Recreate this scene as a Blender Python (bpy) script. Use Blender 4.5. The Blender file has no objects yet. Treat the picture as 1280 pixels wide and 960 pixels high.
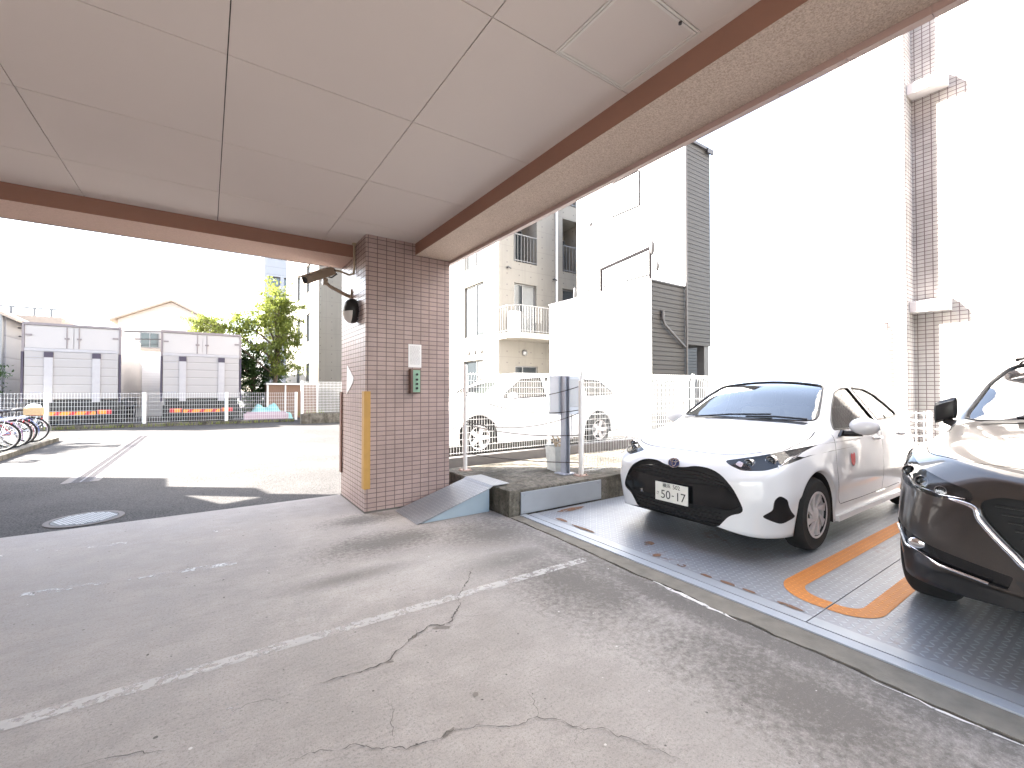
import bpy, bmesh, math, random
import numpy as np
from math import radians as R, sin, cos, pi, sqrt, tan, atan2
from mathutils import Vector, Matrix
from mathutils.bvhtree import BVHTree
from mathutils.geometry import delaunay_2d_cdt

random.seed(7)
S = bpy.context.scene
COL = S.collection

# ------------------------------------------------------------ camera, sky, sun, exposure
cam_d = bpy.data.cameras.new('camera')
cam = bpy.data.objects.new('camera', cam_d)
COL.objects.link(cam)
cam_d.sensor_width = 36
cam_d.lens = 552 / 1280 * 36
cam_d.clip_start = 0.05
cam_d.clip_end = 4000
cam.location = (0, 0, 1.35)
cam.rotation_euler = (R(90) + math.atan(8 / 552), 0, R(-34.6))
S.camera = cam

SUN_EL = R(30.5)
SUN_AZ = Vector((-0.8, 0.6))
world = bpy.data.worlds.new('World')
S.world = world
world.use_nodes = True
wn = world.node_tree
for n in list(wn.nodes):
    wn.nodes.remove(n)
sky = wn.nodes.new('ShaderNodeTexSky')
sky.sky_type = 'NISHITA'
sky.sun_disc = False
sky.sun_elevation = SUN_EL
sky.sun_rotation = atan2(SUN_AZ.x, SUN_AZ.y)
sky.dust_density = 1.6
sky.air_density = 1.0
bg = wn.nodes.new('ShaderNodeBackground')
bg.inputs['Strength'].default_value = 0.11
wo = wn.nodes.new('ShaderNodeOutputWorld')
hs = wn.nodes.new('ShaderNodeHueSaturation')
hs.inputs['Saturation'].default_value = 0.68
wn.links.new(sky.outputs[0], hs.inputs['Color'])
wn.links.new(hs.outputs[0], bg.inputs['Color'])
wn.links.new(bg.outputs[0], wo.inputs['Surface'])

sun_d = bpy.data.lights.new('sun', 'SUN')
sun_d.energy = 5.0
sun_d.angle = R(0.55)
sun_d.color = (1, 0.95, 0.87)
sun = bpy.data.objects.new('sun', sun_d)
COL.objects.link(sun)
sun.location = (-20, 15, 30)
sun.rotation_euler = Vector((-SUN_AZ.x * cos(SUN_EL), -SUN_AZ.y * cos(SUN_EL), -sin(SUN_EL))).to_track_quat('-Z', 'Y').to_euler()

S.view_settings.view_transform = 'Standard'
S.view_settings.look = 'None'
S.view_settings.exposure = 3.66
S.view_settings.gamma = 1
S.view_settings.use_curve_mapping = False
S.render.engine = 'CYCLES'
S.cycles.use_denoising = True
S.cycles.max_bounces = 8
S.cycles.diffuse_bounces = 5
S.cycles.glossy_bounces = 4
S.cycles.transparent_max_bounces = 12
S.cycles.caustics_reflective = False
S.cycles.caustics_refractive = False
S.cycles.sample_clamp_indirect = 8

# ------------------------------------------------------------ materials
class NT:
    """small node-tree helper"""
    def __init__(s, name):
        s.m = bpy.data.materials.new(name)
        s.m.use_nodes = True
        s.t = s.m.node_tree
        for n in list(s.t.nodes):
            s.t.nodes.remove(n)
        s.out = s.t.nodes.new('ShaderNodeOutputMaterial')
    def n(s, typ, **kw):
        o = s.t.nodes.new(typ)
        for k, v in kw.items():
            setattr(o, k, v)
        return o
    def l(s, a, b):
        s.t.links.new(a, b)
    def val(s, sock, v):
        if isinstance(v, (int, float)):
            sock.default_value = v
        elif isinstance(v, tuple):
            sock.default_value = v if len(v) == 4 or sock.type == 'VECTOR' else (*v, 1)
        else:
            s.l(v, sock)
    def math(s, op, a, b=0.0, c=0.0):
        o = s.n('ShaderNodeMath', operation=op)
        for i, v in enumerate((a, b, c)):
            s.val(o.inputs[i], v)
        return o.outputs[0]
    def coord(s, kind='Object'):
        return s.n('ShaderNodeTexCoord').outputs[kind]
    def mapping(s, vec, scale=(1, 1, 1), loc=(0, 0, 0)):
        o = s.n('ShaderNodeMapping')
        s.l(vec, o.inputs['Vector'])
        o.inputs['Scale'].default_value = scale
        o.inputs['Location'].default_value = loc
        return o.outputs[0]
    def noise(s, vec, scale, detail=4, rough=0.55, dist=0.0):
        o = s.n('ShaderNodeTexNoise')
        s.l(vec, o.inputs['Vector'])
        o.inputs['Scale'].default_value = scale
        o.inputs['Detail'].default_value = detail
        o.inputs['Roughness'].default_value = rough
        o.inputs['Distortion'].default_value = dist
        return o.outputs[0]
    def ramp(s, fac, stops):
        o = s.n('ShaderNodeValToRGB')
        s.l(fac, o.inputs[0])
        cr = o.color_ramp
        while len(cr.elements) < len(stops):
            cr.elements.new(0.5)
        for e, (p, c) in zip(cr.elements, stops):
            e.position = p
            e.color = (c, c, c, 1) if isinstance(c, (int, float)) else (*c, 1)
        return o.outputs[0]
    def mix(s, fac, a, b, mode='MIX'):
        o = s.n('ShaderNodeMix', data_type='RGBA', blend_type=mode)
        s.val(o.inputs[0], fac)
        s.val(o.inputs[6], a)
        s.val(o.inputs[7], b)
        return o.outputs[2]
    def bump(s, h, strength=0.3, dist=0.01):
        o = s.n('ShaderNodeBump')
        o.inputs['Strength'].default_value = strength
        o.inputs['Distance'].default_value = dist
        s.l(h, o.inputs['Height'])
        return o.outputs[0]
    def bsdf(s, color=(.5, .5, .5), rough=.5, metal=0., normal=None, coat=0., spec=.5, emit=None, estr=0.):
        o = s.n('ShaderNodeBsdfPrincipled')
        s.val(o.inputs['Base Color'], color)
        s.val(o.inputs['Roughness'], rough)
        s.val(o.inputs['Metallic'], metal)
        o.inputs['Coat Weight'].default_value = coat
        o.inputs['Coat Roughness'].default_value = 0.03
        o.inputs['Specular IOR Level'].default_value = spec
        if normal is not None:
            s.l(normal, o.inputs['Normal'])
        if emit:
            o.inputs['Emission Color'].default_value = (*emit, 1)
            o.inputs['Emission Strength'].default_value = estr
        return o.outputs[0]
    def done(s, sh):
        s.l(sh, s.out.inputs['Surface'])
        return s.m

def plain(name, c, rough=.5, metal=0., var=.12, vscale=6., coat=0., bump=0., bscale=60., spec=.5):
    t = NT(name)
    v = t.coord()
    f = t.noise(v, vscale, 5)
    col = t.mix(f, tuple(x * (1 - var) for x in c), tuple(min(1, x * (1 + var)) for x in c))
    nr = t.bump(t.noise(v, bscale, 3), bump, .004) if bump else None
    rr = t.math('MULTIPLY_ADD', t.noise(v, vscale * 2.3, 3), .16 if rough > .15 else 0., rough - (.08 if rough > .15 else 0))
    return t.done(t.bsdf(col, rr, metal, nr, coat, spec))

def tile_mat(name, c1, c2, mortar, bw=.104, bh=.0525, ms=.006, rough=.35, bump=.5, dirt=.25):
    t = NT(name)
    uv = t.coord('UV')
    b = t.n('ShaderNodeTexBrick')
    b.offset = 0.0
    b.squash = 1.0
    t.l(uv, b.inputs['Vector'])
    b.inputs['Color1'].default_value = (*c1, 1)
    b.inputs['Color2'].default_value = (*c2, 1)
    b.inputs['Mortar'].default_value = (*mortar, 1)
    b.inputs['Scale'].default_value = 1
    b.inputs['Mortar Size'].default_value = ms
    b.inputs['Mortar Smooth'].default_value = 0.15
    b.inputs['Bias'].default_value = 0
    b.inputs['Brick Width'].default_value = bw
    b.inputs['Row Height'].default_value = bh
    o = t.coord()
    d = t.ramp(t.noise(o, 2.2, 6), [(.35, 1 - dirt), (.7, 1.0)])
    col = t.mix(1.0, b.outputs['Color'], d, 'MULTIPLY')
    fine = t.ramp(t.noise(o, 90, 2), [(.3, .88), (.7, 1.0)])
    col = t.mix(1.0, col, fine, 'MULTIPLY')
    h = t.math('SUBTRACT', 1.0, b.outputs['Fac'])
    h2 = t.math('MULTIPLY_ADD', t.noise(o, 7, 2), .35, h)
    nr = t.bump(h2, bump, .006)
    rr = t.math('MULTIPLY_ADD', b.outputs['Fac'], .4, rough)
    return t.done(t.bsdf(col, rr, 0, nr))

def concrete_floor_mat():
    t = NT('worn_concrete_floor')
    v = t.coord()
    big = t.noise(v, .55, 6, .6, .4)
    mid = t.noise(v, 3.2, 6, .62)
    fine = t.noise(v, 170, 4, .7)
    grit = t.noise(v, 240, 2, .6)
    col = t.mix(big, (.27, .246, .228), (.365, .34, .32))
    col = t.mix(t.ramp(mid, [(.42, 0.), (.72, 1.)]), col, (.40, .372, .352))
    sp0 = t.noise(v, 26, 6, .8)
    # oily dark stains: near the ledge and along the pallet edge
    def spot(cx, cy, rx, ry, soft=1.2):
        m = t.mapping(v, (1 / rx, 1 / ry, 0), (-cx / rx, -cy / ry, 0))
        g = t.n('ShaderNodeVectorMath', operation='LENGTH')
        t.l(m, g.inputs[0])
        f = t.math('SUBTRACT', 1.5, g.outputs['Value'])
        f = t.math('ADD', f, t.math('MULTIPLY_ADD', mid, 1.4, -.75))
        f = t.math('ADD', f, t.math('MULTIPLY_ADD', sp0, 3.2, -1.75))
        o = t.n('ShaderNodeClamp')
        t.l(f, o.inputs[0])
        return o.outputs[0]
    dark = spot(2.25, 3.55, .55, .5)
    for a in ((2.15, 2.3, .4, .7), (1.35, 3.9, .6, .3), (2.2, .9, .4, .8), (1.3, 4.7, .35, .2), (2.5, 1.6, .22, 2.6), (.9, 3.3, .45, .12), (2.0, 2.95, .5, .2)):
        dark = t.math('MAXIMUM', dark, spot(*a))
    col = t.mix(t.math('MULTIPLY', dark, .8), col, (.085, .077, .069))
    pale = spot(1.3, 3.1, .9, .35)
    col = t.mix(t.math('MULTIPLY', pale, .3), col, (.55, .52, .49))
    col = t.mix(t.ramp(fine, [(.32, .6), (.47, 0.)]), col, (.15, .14, .13))
    col = t.mix(t.ramp(grit, [(.62, 0.), (.74, .35)]), col, (.5, .48, .46))
    st = t.noise(t.mapping(v, (2.6, 8, 1)), 2.4, 7, .7, .6)
    col = t.mix(t.ramp(st, [(.34, .22), (.5, 0.)]), col, (.19, .172, .158))
    sp = t.noise(v, 75, 5, .8)
    col = t.mix(t.ramp(sp, [(.36, .6), (.47, 0.)]), col, (.15, .137, .126))
    col = t.mix(t.ramp(sp, [(.58, 0.), (.70, .45)]), col, (.56, .53, .50))
    for sc, th, cc in ((9, .085, (.07, .065, .06)), (15, .10, (.10, .09, .085)), (7, .05, (.62, .6, .58))):
        vo = t.n('ShaderNodeTexVoronoi')
        t.l(t.mapping(v, (1, 1, 0), (sc * .37, sc * .11, 0)), vo.inputs['Vector'])
        vo.inputs['Scale'].default_value = sc
        rs = t.n('ShaderNodeSeparateColor')
        t.l(vo.outputs['Color'], rs.inputs[0])
        lim = t.math('MULTIPLY', t.math('GREATER_THAN', rs.outputs[0], .55), t.math('MULTIPLY', rs.outputs[1], th))
        m_ = t.math('LESS_THAN', t.math('ADD', vo.outputs['Distance'], t.math('MULTIPLY_ADD', grit, .05, -.025)), lim)
        col = t.mix(t.math('MULTIPLY', m_, .8), col, cc)
    h = t.math('MULTIPLY_ADD', grit, .5, t.math('ADD', fine, sp))
    return t.done(t.bsdf(col, t.ramp(mid, [(.3, .62), (.7, .82)]), 0, t.bump(h, .25, .004), spec=.18))

def asphalt_mat(name, a, b, wear=.5):
    t = NT(name)
    v = t.coord()
    g = t.noise(v, 62, 5, .8)
    vo = t.n('ShaderNodeTexVoronoi')
    t.l(v, vo.inputs['Vector'])
    vo.inputs['Scale'].default_value = 48
    big = t.noise(v, .5, 6, .6)
    col = t.mix(t.ramp(g, [(.42, 0.), (.57, 1.)]), a, b)
    col = t.mix(t.ramp(vo.outputs['Distance'], [(.05, .5), (.25, 0.)]), col, tuple(x * 1.9 for x in b))
    col = t.mix(t.math('MULTIPLY', t.ramp(big, [(.4, 0.), (.65, 1.)]), wear), col, tuple(x * 1.5 for x in b))
    return t.done(t.bsdf(col, .85, 0, t.bump(t.math('ADD', g, vo.outputs['Distance']), .6, .008), spec=.25))

def checker_plate_mat(name, c, rust=.35, rough=.42, metal=.75, pitch=.036, dirt=(.22, .215, .22)):
    t = NT(name)
    uv = t.coord('UV')
    sp = t.n('ShaderNodeSeparateXYZ')
    t.l(uv, sp.inputs[0])
    x = t.math('DIVIDE', sp.outputs[0], pitch)
    y = t.math('DIVIDE', sp.outputs[1], pitch)
    fx = t.math('SUBTRACT', t.math('FRACT', x), .5)
    fy = t.math('SUBTRACT', t.math('FRACT', y), .5)
    par = t.math('ADD', t.math('FLOOR', x), t.math('FLOOR', y))
    sg = t.math('SUBTRACT', t.math('MULTIPLY', t.math('FLOORED_MODULO', par, 2.0), 2.0), 1.0)
    a = t.math('ADD', fx, t.math('MULTIPLY', fy, sg))
    b = t.math('SUBTRACT', t.math('MULTIPLY', fx, sg), fy)
    e = t.math('ADD', t.math('POWER', t.math('ABSOLUTE', t.math('DIVIDE', a, .62)), 2.0), t.math('POWER', t.math('ABSOLUTE', t.math('DIVIDE', b, .2)), 2.0))
    h = t.ramp(e, [(.35, 1.), (1., 0.)])
    o = t.coord()
    n1 = t.noise(o, 1.6, 6, .6)
    n2 = t.noise(o, 14, 5, .65)
    col = t.mix(t.ramp(n1, [(.35, 0.), (.7, 1.)]), tuple(q * .72 for q in c), c)
    col = t.mix(t.math('MULTIPLY', t.math('SUBTRACT', 1.0, h), .6), col, dirt)
    rm = t.math('MULTIPLY', t.ramp(t.math('MULTIPLY_ADD', n2, .45, t.math('MULTIPLY', n1, .6)), [(.6, 0.), (.68, 1.)]), rust)
    col = t.mix(rm, col, (.20, .10, .05))
    mt = t.math('MULTIPLY', t.math('SUBTRACT', 1.0, rm), metal)
    rr = t.math('MULTIPLY_ADD', n2, .3, rough - .1)
    return t.done(t.bsdf(col, rr, mt, t.bump(h, .7, .003)))

def worn_paint(name, c, amount=.5, scale=18, rough=.6, opac=1.):
    """paint with ragged missing flakes (transparent where worn)"""
    t = NT(name)
    v = t.coord()
    n1 = t.noise(v, scale, 6, .7)
    n2 = t.noise(v, scale * .22, 3, .6)
    f = t.math('MULTIPLY_ADD', n2, .7, n1)
    th = .35 + amount
    mask = t.ramp(f, [(max(0, th - .05), 0.), (min(1, th + .05), 1.)])
    tr = t.n('ShaderNodeBsdfTransparent')
    ms = t.n('ShaderNodeMixShader')
    t.l(t.math('MULTIPLY', mask, opac), ms.inputs[0])
    t.l(tr.outputs[0], ms.inputs[1])
    t.l(t.bsdf(c, rough), ms.inputs[2])
    return t.done(ms.outputs[0])

def glass_mat(name, tint=(.75, .8, .8), refl=1.0, trans=1.0):
    t = NT(name)
    fr = t.n('ShaderNodeFresnel')
    fr.inputs[0].default_value = 1.52
    gl = t.n('ShaderNodeBsdfGlossy')
    gl.inputs['Roughness'].default_value = 0.015
    tr = t.n('ShaderNodeBsdfTransparent')
    tr.inputs[0].default_value = (*[q * trans for q in tint], 1)
    ms = t.n('ShaderNodeMixShader')
    t.l(t.math('MULTIPLY_ADD', fr.outputs[0], refl, .02), ms.inputs[0])
    t.l(tr.outputs[0], ms.inputs[1])
    t.l(gl.outputs[0], ms.inputs[2])
    return t.done(ms.outputs[0])

def siding_mat(name, c, pitch=.16, depth=.5, axis=2, rough=.6, var=.06):
    t = NT(name)
    v = t.coord()
    sp = t.n('ShaderNodeSeparateXYZ')
    t.l(v, sp.inputs[0])
    f = t.math('FRACT', t.math('DIVIDE', sp.outputs[axis], pitch))
    h = t.ramp(f, [(0., 0.), (.12, 1.), (.88, 1.), (1., 0.)])
    n = t.noise(v, 1.3, 6)
    col = t.mix(n, tuple(q * (1 - var) for q in c), tuple(min(1, q * (1 + var)) for q in c))
    col = t.mix(t.ramp(f, [(0., .45), (.1, 0.)]), col, tuple(q * .35 for q in c))
    return t.done(t.bsdf(col, rough, 0, t.bump(h, depth, .02)))

def board_concrete_mat(name, c):
    """fair-faced concrete: panel joints and rows of tie holes"""
    t = NT(name)
    uv = t.coord('UV')
    b = t.n('ShaderNodeTexBrick')
    b.offset = 0
    t.l(uv, b.inputs['Vector'])
    b.inputs['Scale'].default_value = 1
    b.inputs['Brick Width'].default_value = 1.8
    b.inputs['Row Height'].default_value = .9
    b.inputs['Mortar Size'].default_value = .006
    sp = t.n('ShaderNodeSeparateXYZ')
    t.l(uv, sp.inputs[0])
    fx = t.math('SUBTRACT', t.math('FRACT', t.math('DIVIDE', sp.outputs[0], .6)), .5)
    fy = t.math('SUBTRACT', t.math('FRACT', t.math('DIVIDE', sp.outputs[1], .45)), .5)
    dx = t.math('MULTIPLY', fx, .6)
    dy = t.math('MULTIPLY', fy, .45)
    d = t.math('SQRT', t.math('ADD', t.math('MULTIPLY', dx, dx), t.math('MULTIPLY', dy, dy)))
    hole = t.ramp(d, [(.02, 1.), (.032, 0.)])
    v = t.coord()
    n = t.noise(v, .7, 7, .6)
    n2 = t.noise(t.mapping(v, (3, 3, .3)), 1.2, 5)
    col = t.mix(n, tuple(q * .82 for q in c), tuple(q * 1.12 for q in c))
    col = t.mix(t.math('MULTIPLY', t.ramp(n2, [(.5, 0.), (.75, 1.)]), .35), col, tuple(q * .6 for q in c))
    col = t.mix(t.math('MULTIPLY', hole, .75), col, (.05, .05, .05))
    col = t.mix(t.math('MULTIPLY', b.outputs['Fac'], .5), col, tuple(q * .4 for q in c))
    return t.done(t.bsdf(col, .8, 0, t.bump(n, .15, .02)))

def leaf_mat(name, c, trans=.35):
    t = NT(name)
    oi = t.n('ShaderNodeObjectInfo')
    v = t.coord()
    n = t.noise(v, 2.5, 3)
    col = t.mix(n, tuple(q * .65 for q in c), tuple(q * 1.35 for q in c))
    d = t.bsdf(col, .55)
    tl = t.n('ShaderNodeBsdfTranslucent')
    t.l(col, tl.inputs[0])
    ms = t.n('ShaderNodeMixShader')
    ms.inputs[0].default_value = trans
    t.l(d, ms.inputs[1])
    t.l(tl.outputs[0], ms.inputs[2])
    return t.done(ms.outputs[0])

def stucco_mat(name, a, b, scale=120):
    t = NT(name)
    v = t.coord()
    n = t.noise(v, scale, 3, .75)
    n2 = t.noise(v, 2, 5)
    col = t.mix(t.ramp(n, [(.36, 0.), (.64, 1.)]), a, b)
    col = t.mix(t.math('MULTIPLY', n2, .35), col, tuple(q * .75 for q in a))
    return t.done(t.bsdf(col, .9, 0, t.bump(n, .8, .008), spec=.2))

def paint_mat(name, c, flake=0.):
    t = NT(name)
    v = t.coord()
    col = t.mix(t.noise(v, 3, 2), tuple(q * .97 for q in c), c)
    if flake:
        vo = t.n('ShaderNodeTexVoronoi')
        t.l(v, vo.inputs['Vector'])
        vo.inputs['Scale'].default_value = 900
        col = t.mix(t.math('MULTIPLY', vo.outputs['Distance'], flake), col, tuple(min(1, q * 2.4) for q in c))
    # thin road dust breaks up the gloss
    rr = .28
    return t.done(t.bsdf(col, rr, .35 if flake else 0, None, 1.0))

M = {}
M['floor'] = concrete_floor_mat()
M['asphalt'] = asphalt_mat('asphalt', (.005, .005, .005), (.078, .073, .071), .3)
M['lot'] = asphalt_mat('neighbour_gravel', (.06, .052, .045), (.15, .135, .115), .6)
M['tile'] = tile_mat('pillar_tile', (.345, .25, .226), (.395, .288, .262), (.12, .083, .08), ms=.004, dirt=.15)
M['tile_white'] = tile_mat('white_wall_tile', (.62, .60, .57), (.7, .68, .65), (.25, .2, .2), .1, .065, .006, .4)
M['ceil'] = plain('ceiling_board', (.62, .555, .515), .8, var=.035, vscale=1.2, bump=.06, bscale=220)
M['ceil_gap'] = plain('ceiling_joint', (.06, .05, .045), .9)
M['beam_paint'] = plain('brown_beam_paint', (.26, .135, .095), .75, var=.08, vscale=2, bump=.15, bscale=150)
M['stucco'] = stucco_mat('sprayed_beam_stucco', (.43, .33, .265), (.74, .62, .525))
M['stucco_left'] = stucco_mat('smooth_beam_stucco', (.58, .42, .345), (.70, .52, .44), 70)
M['hatch_frame'] = plain('hatch_frame', (.66, .62, .58), .5, .0, .04)
def weathered():
    t = NT('weathered_concrete')
    v = t.coord()
    n1 = t.noise(v, 2.6, 7, .65)
    n2 = t.noise(v, 30, 5, .75)
    n3 = t.noise(t.mapping(v, (9, 9, .8)), 1.5, 5, .6)
    col = t.mix(t.ramp(n1, [(.36, 0.), (.62, 1.)]), (.055, .048, .036), (.20, .18, .15))
    col = t.mix(t.ramp(n3, [(.45, 0.), (.65, .6)]), col, (.05, .046, .036))
    col = t.mix(t.ramp(n2, [(.36, .7), (.5, 0.)]), col, (.035, .032, .026))
    col = t.mix(t.ramp(n2, [(.6, 0.), (.72, .6)]), col, (.30, .28, .25))
    return t.done(t.bsdf(col, .92, 0, t.bump(n2, .6, .008), spec=.25))
M['block'] = weathered()
M['galv'] = plain('galvanised_steel', (.36, .38, .41), .5, .4, .12, 4)
M['steel_strip'] = plain('steel_kerb_strip', (.36, .385, .425), .55, .3, .1, 5)
M['plate'] = checker_plate_mat('parking_checker_plate', (.43, .47, .53), .55, .45, .4, .044)
M['ramp_plate'] = checker_plate_mat('ramp_checker_plate', (.42, .44, .47), .08, .45, .45, .042)
M['ramp_side'] = plain('ramp_side_steel', (.33, .40, .46), .5, .4, .1, 5)
M['orange'] = checker_plate_mat('orange_marking', (.80, .31, .04), .1, .55, 0., .036, (.40, .13, .03))
M['rust'] = worn_paint('rust_stain', (.21, .11, .06), .40, 14, .9, .85)
M['wornwhite'] = worn_paint('worn_white_line', (.62, .60, .575), .45, 26, .7, .6)
M['flake'] = worn_paint('white_paint_flakes', (.66, .64, .62), .63, 9, .6, .85)
M['crack'] = plain('crack_dirt', (.10, .09, .082), .95)
M['patch'] = plain('crack_patch', (.19, .172, .155), .95, var=.3, vscale=30)
M['lime'] = worn_paint('lime_bloom', (.5, .5, .5), .58, 24)
M['white_metal'] = plain('white_coated_metal', (.76, .76, .75), .4, 0, .06, 5)
M['post_white'] = plain('white_post_paint', (.70, .68, .66), .45, 0, .12, 9)
M['blue_steel'] = plain('blue_grey_steel', (.33, .35, .41), .5, .3, .12, 8)
M['cabinet'] = plain('grey_cabinet', (.46, .50, .56), .5, .1, .07, 4)
M['bucket'] = plain('dirty_grey_bucket', (.42, .44, .44), .6, .2, .3, 12)
M['gloss_black'] = plain('gloss_black', (.006, .006, .007), .12)
M['black'] = plain('black_plastic', (.008, .008, .009), .42, 0, .1, 12)
M['rubber'] = plain('tyre_rubber', (.009, .009, .009), .8, 0, .15, 12, bump=.2, bscale=90)
M['dark'] = plain('dark_interior', (.009, .009, .01), .8)
M['seat'] = plain('seat_fabric', (.16, .155, .155), .9, var=.15, vscale=20)
M['chrome'] = plain('chrome', (.80, .80, .82), .1, 1., .02)
M['silver'] = plain('silver_wheel', (.60, .57, .57), .35, .25, .08, 8)
M['paint_white'] = paint_mat('white_car_paint', (.74, .75, .77))
M['paint_brown'] = paint_mat('titanium_brown_paint', (.024, .019, .017), .5)
M['glass'] = glass_mat('car_glass', (.62, .68, .66), 1.15)
M['wind_glass'] = glass_mat('windscreen_glass', (.72, .78, .77), 3.0)
M['lens'] = glass_mat('lamp_lens', (.92, .93, .95), .8)
M['plate_white'] = plain('number_plate', (.72, .72, .68), .5, 0, .02)
M['green_ink'] = plain('dark_ink', (.02, .022, .022), .6)
M['red_mark'] = plain('red_sticker', (.62, .03, .04), .5)
M['amber'] = plain('amber_lens', (.85, .28, .02), .3)
M['red_lens'] = plain('red_lens', (.50, .02, .03), .3)
M['navy'] = plain('emblem_navy', (.02, .03, .10), .2)
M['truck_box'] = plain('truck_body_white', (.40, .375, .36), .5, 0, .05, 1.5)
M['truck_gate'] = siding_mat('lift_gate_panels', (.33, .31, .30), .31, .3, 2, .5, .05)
M['truck_trim'] = plain('truck_trim', (.22, .19, .19), .5, .3)
M['truck_post'] = plain('truck_slide_post', (.36, .345, .35), .4)
M['purple_rubber'] = plain('dark_rubber_strip', (.05, .04, .06), .7)
M['concrete_wall'] = board_concrete_mat('fair_faced_concrete', (.205, .19, .165))
M['concrete_slab'] = plain('balcony_concrete', (.26, .24, .21), .8, var=.15, vscale=3)
M['window_glass'] = plain('window_glass', (.03, .036, .04), .06, 0, .1, 1, spec=.8)
M['curtain'] = plain('curtain', (.22, .225, .22), .9, var=.1, vscale=9)
M['alu'] = plain('aluminium_frame', (.24, .24, .24), .4, .5, .06)
M['rail'] = plain('railing_steel', (.17, .17, .17), .4, .3, .06)
M['white_siding'] = siding_mat('white_siding', (.74, .74, .74), .13, .35)
M['grey_siding'] = siding_mat('charcoal_siding', (.024, .022, .021), .13, 1.)
M['roof_metal'] = plain('dark_roof_metal', (.05, .05, .055), .5, .4)
M['pipe_dark'] = plain('dark_downpipe', (.06, .058, .06), .5)
M['cream'] = siding_mat('cream_siding', (.52, .48, .45), .28, .3)
M['grey_wall'] = siding_mat('grey_panel_wall', (.30, .29, .295), .9, .3)
M['roof_tile'] = plain('pale_roof', (.40, .33, .27), .8, var=.15, vscale=4)
M['trunk'] = plain('tree_bark', (.10, .075, .055), .95, var=.35, vscale=8, bump=.6, bscale=30)
M['leaf_a'] = leaf_mat('leaf_yellow_green', (.185, .215, .045), .5)
M['leaf_b'] = leaf_mat('leaf_dark_green', (.05, .095, .026), .3)
M['wood'] = siding_mat('brown_boards', (.20, .115, .075), .09, .4, 0, .7, .2)
M['teal'] = plain('teal_tarp', (.20, .42, .40), .7, var=.2, vscale=5, bump=.3, bscale=12)
M['guard'] = plain('ochre_corner_guard', (.40, .225, .055), .6, var=.2, vscale=9)
M['guard_dark'] = plain('brown_corner_guard', (.13, .05, .03), .6, var=.2, vscale=9)
M['cam_body'] = plain('beige_camera_housing', (.30, .235, .175), .45, 0, .06, 8)
M['conduit'] = plain('beige_conduit', (.36, .29, .20), .6)
M['paper'] = plain('paper', (.74, .73, .74), .8, var=.02)
M['ink'] = plain('grey_ink', (.30, .30, .32), .8)
M['box_brown'] = plain('brown_box', (.13, .075, .062), .5)
M['box_green'] = plain('green_label', (.22, .36, .26), .5)
M['lamp_white'] = plain('lamp_lens_white', (.55, .52, .5), .35)
M['iron'] = plain('cast_iron', (.06, .06, .062), .6, .5, .25, 18, bump=.5, bscale=60)
M['grate'] = plain('drain_grating', (.07, .062, .066), .6, .4, .2, 10)
M['pale_conc'] = plain('pale_concrete', (.13, .12, .115), .85, var=.2, vscale=4, bump=.3, bscale=50)
M['bike_purple'] = plain('purple_bike_paint', (.16, .05, .17), .3, 0, .05)
M['bike_silver'] = plain('silver_bike_paint', (.42, .42, .43), .3, .6, .05)
M['bike_blue'] = plain('blue_bike_paint', (.05, .09, .30), .3, 0, .05)
M['bike_red'] = plain('red_bike_paint', (.30, .03, .05), .3, 0, .05)
M['basket'] = plain('tan_basket', (.50, .36, .20), .8, var=.2, vscale=30)
M['saddle'] = plain('saddle_vinyl', (.03, .03, .035), .6)
M['bag'] = plain('white_bag', (.7, .7, .68), .7)
M['pink'] = plain('pinkish_sheet', (.45, .33, .36), .8, var=.15)
M['wire'] = plain('black_cable', (.03, .03, .035), .7)
M['chain'] = plain('grey_wire_rope', (.07, .06, .06), .5, .4)
M['rail_dark'] = plain('dark_railing', (.010, .009, .010), .9, spec=.1)
M['downlight'] = plain('white_pvc', (.72, .70, .70), .45)

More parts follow.
